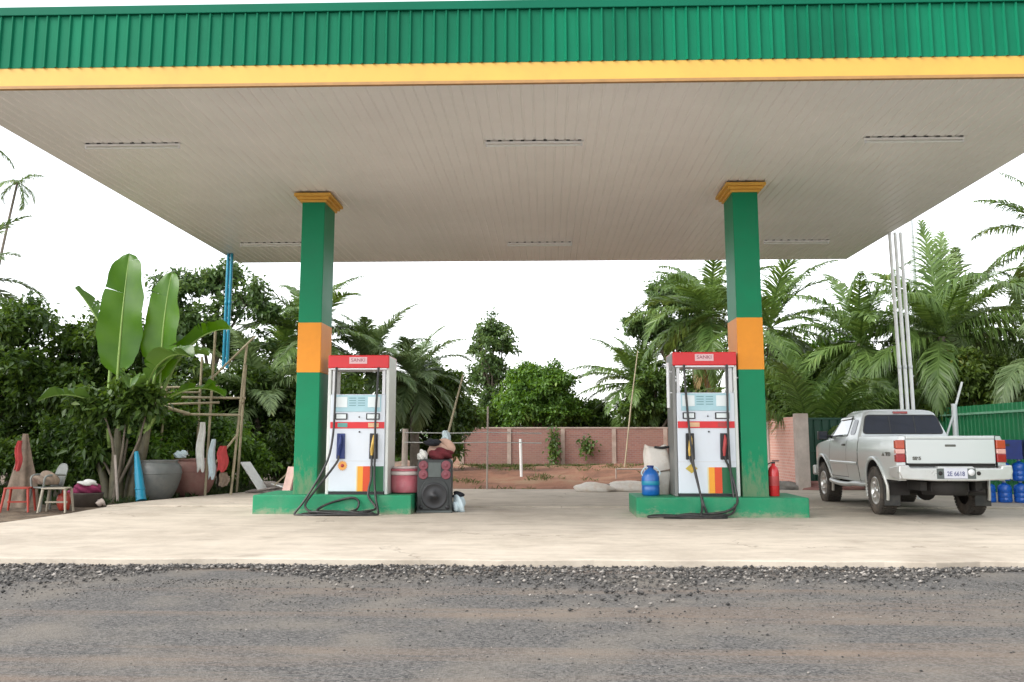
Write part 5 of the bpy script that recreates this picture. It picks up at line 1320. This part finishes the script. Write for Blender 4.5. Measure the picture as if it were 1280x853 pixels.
bush('shrub','leafy dark weeds crowding the banana stems',(-8.95,20.62,-.1),[((0,.25,1.9),(.5,.2,.42)),((.5,.1,2.1),(.42,.25,.40)),((-.5,.1,2.0),(.45,.25,.45)),((.1,0,2.35),(.4,.2,.30)),((-.6,.3,1.1),(.35,.2,.4))],105,24,L_dark,126,GL,.26,.13,.2)
T('tall loose tree with sky showing through behind the blue pipes',(-9.9,28.5,-.1),(.1,0,2.6),[((-.9,0,5.7),(.9,.8,.75)),((.2,.3,6.0),(.7,.7,.6)),((1.1,0,5.3),(.8,.8,.7)),((-.2,-.2,4.7),(1.1,.9,.7)),((.9,.2,4.0),(.9,.8,.6)),((-1.2,.1,4.2),(.8,.8,.7))],230,24,L_blue,109,GL,L=.24,W=.12,spread=.2)
T('dark dense tree low behind the bamboo scaffold',(-8.9,27.2,-.1),(0,0,1.1),[((0,0,2.6),(1.4,1.1,1.1)),((1.3,.2,2.0),(1.2,1.,1.0)),((-.9,0,1.7),(1.2,1.,1.0)),((.7,-.2,1.2),(1.3,.9,.9))],360,26,L_dark,110,GL,L=.22,W=.10)
T('dark tree between the bamboo scaffold and the left column',(-6.6,28.6,-.1),(0,0,1.0),[((0,0,2.3),(1.3,1.,1.1)),((1.0,.3,1.6),(1.1,.9,.9)),((-1.0,0,1.5),(1.1,.9,.9))],300,26,L_dark,111,GL,L=.22,W=.10)
GC='trees behind the dirt plot'
T('dark round tree right of the left dispenser',(-4.1,34.6,-.1),(.05,0,1.2),[((.1,0,3.1),(1.15,1.0,1.15)),((.7,.2,2.2),(1.0,.9,1.0)),((-.9,.1,2.4),(1.0,.9,1.1)),((.0,-.3,1.3),(1.4,.9,.9))],420,26,L_dark,112,GC,L=.24,W=.11)
rT=np.random.default_rng(8); lobT=[((.05,0,6.95),(.26,.26,.36))]
for k in range(30):
    z=1.9+4.8*(k+.5)/30; e=float(np.interp(z,[1.9,3.2,4.6,5.6,6.3,6.9],[1.25,1.15,1.3,1.15,.7,.3])); a=k*2.4+rT.normal()*.3; q=e*(.35+.55*rT.random())
    lobT.append(((q*math.cos(a),q*math.sin(a)*.8,z+rT.normal()*.12),(.42*(.7+.6*rT.random()),.4,.26*(.7+.6*rT.random()))))
T('tall slender tree with ragged open foliage behind the brick wall',(-2.55,46,-.1),(0,0,3.4),lobT,215,22,L_blue,113,GC,L=.29,W=.14,spread=.22,r=.12)
T('broad rounded mid green tree behind the middle of the brick wall',(-.35,43,-.1),(0,0,1.6),[((0,0,3.3),(1.45,1.4,1.25)),((-1.1,.1,2.7),(1.1,1.1,1.05)),((1.15,.1,2.7),(1.1,1.1,1.1)),((.1,-.4,2.2),(1.6,1.1,1.0)),((.5,0,4.0),(.75,.8,.6)),((-.5,0,3.9),(.7,.7,.6))],620,28,L_mid,114,GC,L=.23,W=.12)
bush('bush','dark bush filling the gap left of the broad rounded tree',(-2.6,43,-.1),[((0,0,2.0),(.9,.8,.8)),((-.9,0,1.6),(.8,.7,.7)),((.6,0,1.4),(.8,.7,.7))],210,26,L_dark,115,GC,.24,.12)
bush('bush','dark bush between the broad rounded tree and the right palm',(2.0,44,-.1),[((0,0,2.2),(.9,.8,.8)),((.7,0,1.7),(.9,.7,.8)),((-.6,0,1.7),(.8,.7,.8))],230,26,L_dark,116,GC,.24,.12)
bush('bush','dark bush in the shade below the right palm',(4.9,42.5,-.1),[((0,0,1.8),(1.3,.8,.9)),((1.4,0,1.6),(1.0,.7,.8)),((-1.0,0,1.6),(1.0,.7,.7))],260,26,L_dark,117,GC,.24,.12)
T('tall leafy tree behind the palm left of the right column',(5.4,42,-.1),(0,0,4.2),[((-.2,0,7.4),(1.3,1.2,.9)),((1.2,.2,7.0),(1.2,1.2,1.0)),((-1.0,0,6.2),(1.0,1.,.8)),((.7,0,5.6),(1.4,1.2,.9))],330,24,L_blue,118,GC,L=.30,W=.15)
T('dark tree behind the right column and the low palms',(7.9,31.5,-.1),(0,0,1.5),[((0,0,3.0),(1.4,1.1,1.2)),((1.2,.2,2.2),(1.2,1.,1.0)),((-1.0,0,2.0),(1.2,1.,1.1))],330,26,L_dark,119,GC,L=.22,W=.10)
T('dark leafy tree filling the view behind the right dispenser',(4.6,41.6,-.1),(0,0,1.3),[((0,0,3.6),(1.2,1.,1.0)),((1.3,.1,3.0),(1.2,1.,1.0)),((-.9,0,2.4),(1.0,.9,.9)),((2.3,0,2.4),(1.0,.9,.9))],300,26,L_dark,123,GC,L=.25,W=.12)
T('mid green tree behind the palms above the shed',(9.9,36.0,-.1),(0,0,2.0),[((0,0,4.3),(1.6,1.2,1.1)),((1.6,.2,3.6),(1.4,1.1,1.1)),((-1.3,.1,3.4),(1.3,1.1,1.0))],330,26,L_mid,124,GC,L=.25,W=.12)
T('dark green tree behind the big palm and the white pipes',(13.2,33.0,-.1),(0,0,2.0),[((0,0,4.4),(1.6,1.2,1.0)),((1.5,.2,3.7),(1.4,1.1,1.1)),((-1.4,.1,3.6),(1.3,1.1,1.0))],330,26,L_dark,125,GC,L=.25,W=.12)
GR='shrubs behind the green fence'
T('yellow green bushy tree leaning over the green fence',(12.2,26.8,-.1),(0,0,1.3),[((-.6,0,2.9),(1.1,.9,.8)),((.7,0,2.9),(1.2,1.,.9)),((.1,-.4,2.1),(1.5,.9,.8)),((-1.2,-.2,2.2),(.8,.7,.6))],330,26,L_yel,120,GR,L=.22,W=.10)
T('dark tree at the right edge behind the green fence',(13.2,24.0,-.1),(0,0,1.4),[((0,0,2.9),(1.3,1.1,1.1)),((-.9,-.3,2.3),(1.0,.9,.8)),((.9,0,2.2),(1.1,.9,.9))],300,26,L_dark,121,GR,L=.22,W=.10)
bush('shrub','shaded shrub between the shed and the green fence',(10.9,29.5,-.1),[((0,0,1.4),(1.2,.8,1.1)),((-1.,0,1.2),(.9,.7,.9)),((.5,.2,2.3),(.9,.7,.7))],260,26,L_dark,122,GR,.2,.09)
# palms
palm('coconut palm directly behind the left column',(-7.3,30,-.1),(.05,0,4.5),15,201,length=2.7,ll=.75,mtl=L_palm)
palm('low palm with arching fronds right of the bamboo scaffold',(-7.9,27.0,-.1),(.0,0,2.3),13,202,length=2.7,ll=.7,mtl=L_palmd,elmin=-20,extra=((-20,40,2.8,70,.7),))
palm('bushy palm behind the left dispenser',(-5.75,32,-.1),(0,0,3.55),20,203,length=2.5,ll=.70,elmin=-40,elmax=86,mtl=L_palmd)
palm('second bushy palm just right of the left dispenser',(-4.35,33.2,-.1),(-.1,0,3.35),18,204,length=2.4,ll=.68,elmin=-45,elmax=80,mtl=L_palmd)
palm('feathery palm above the brick wall left of the right dispenser',(3.95,43,-.1),(.05,0,3.7),20,205,length=3.1,ll=.85,elmin=-40,elmax=85,extra=((172,35,3.3,60,.7),(185,5,2.8,40,.8)))
palm('tall palm with yellowing lower fronds behind the right dispenser',(5.7,34.5,-.1),(.1,0,5.6),17,206,length=3.1,ll=.85,dead=4,nuts=4,elmin=-50,extra=((185,20,3.3,70,.8),(200,-10,3.2,55,.9)))
palm('palm with high fronds just right of the right column',(7.15,32,-.1),(.15,0,4.9),16,207,length=3.0,ll=.85,elmin=-45)
palm('stemless palm sending up long fronds behind the pink brick wall',(7.25,27.0,-.1),(0,0,.75),13,208,length=4.3,ll=.85,elmin=35,elmax=84,hang=.6)
palm('palm with drooping fronds above the dark green gate',(9.2,29.0,-.1),(0,0,4.1),18,209,length=3.0,ll=.9,elmin=-60,hang=.8)
palm('big palm behind the white pipes with one tall upright frond',(11.0,27.6,-.1),(0,0,4.15),17,210,length=3.3,ll=.95,lw=.04,elmin=-55,elmax=70,dead=4,hang=.8,extra=((95,84,3.5,14,.45),(60,80,3.3,20,.45),(-8,38,3.6,80,1.0),(-35,30,3.4,75,1.0),(200,55,3.2,60,.8)))
palm('palm with drooping fronds at the right edge',(13.3,26.0,-.1),(0,0,3.5),15,211,length=3.1,ll=.95,elmin=-50,hang=1.0,mtl=L_palmd)
palm('tall palm reaching in from beyond the right edge',(15.4,30,-.1),(.2,0,7.3),14,212,length=2.9,ll=.8,hang=.9,elmin=-60)
palm('lanky palm with a thin bare trunk at the far left',(-22.6,38,-.1),(1.3,0,11.6),5,213,r=.06,length=1.25,ll=.5,lw=.03,name='lanky_palm',hang=.9,elmin=-60,elmax=50)
palm('tall palm whose fronds hang in at the upper left corner',(-25.0,38,-.1),(.3,0,13.2),12,214,length=3.4,ll=.9,hang=.95,elmin=-50)
palm('palm frond fan poking in low at the left edge',(-16.0,26,-.1),(.2,0,5.5),12,215,length=2.4,ll=.6,hang=.4,elmin=-30,mtl=L_palmd)
palm('palm in the dark gap between the jars and the left column',(-8.6,31.5,-.1),(.1,0,3.9),14,216,length=2.6,ll=.75,mtl=L_palm)
palm('palm behind the fence beyond the pickup',(12.6,31,-.1),(.1,0,4.6),15,217,length=3.0,ll=.9,mtl=L_palmd,hang=.8)

# far belt of growth closing the view behind the plot
rngF=np.random.default_rng(77); lob=[]
for x in np.arange(-60,62,3.2):
    h=2.0+1.2*rngF.random(); lob.append(((x+rngF.normal()*.8,60+rngF.normal()*2,h*.55),(2.2,1.5,h*.6)))
V,TT=lobe_leaves(rngF,lob,1500,22,.42,.22,.4)
struct(np_mesh('distant_greenery',V,tris=TT,mtl=L_mid),'stuff')

# weeds and grass
def blades(name, pts, h, mtl, seed, per=9):
    rng=np.random.default_rng(seed); pts=np.repeat(np.array(pts),per,0); n=len(pts)
    P=pts+np.concatenate([rng.normal(size=(n,2))*.07,np.zeros((n,1))],1)
    D=nrm(np.concatenate([rng.normal(size=(n,2))*.55,np.ones((n,1))],1)); Nn=nrm(rng.normal(size=(n,3)))
    V,T=leaf_arrays(P,D,Nn,h*(.4+.9*rng.random(n)),np.full(n,.022)*(.7+.6*rng.random(n)),.05,.25)
    return struct(np_mesh(name,V,tris=T,mtl=mtl),'stuff')
rg=np.random.default_rng(5)
pts=[]
for _ in range(2600):
    x=rg.uniform(-15,-6.2); y=rg.uniform(19.5,30)
    edge=-8.6 if y<20 else np.interp(y,[20,23.6,24.6],[-8.3,-6.95,-6.3])
    if x<edge-.15: pts.append((x,y,ground_z(x,y)))
blades('weeds',pts,.22,L_grassd,1)
pts=[]
for _ in range(900):
    x=rg.uniform(-7,6.1); y=25.0+14.5*rg.random()**1.4
    if math.sin(x*1.7+y*.9)+math.sin(x*.6-y*1.7)>.55: pts.append((x,y,ground_z(x,y)))
for _ in range(420): pts.append((rg.uniform(-3.4,6),39.4+.4*rg.random(),ground_z(0,39.5)))
blades('dry_grass',pts,.20,L_grass,2,7)
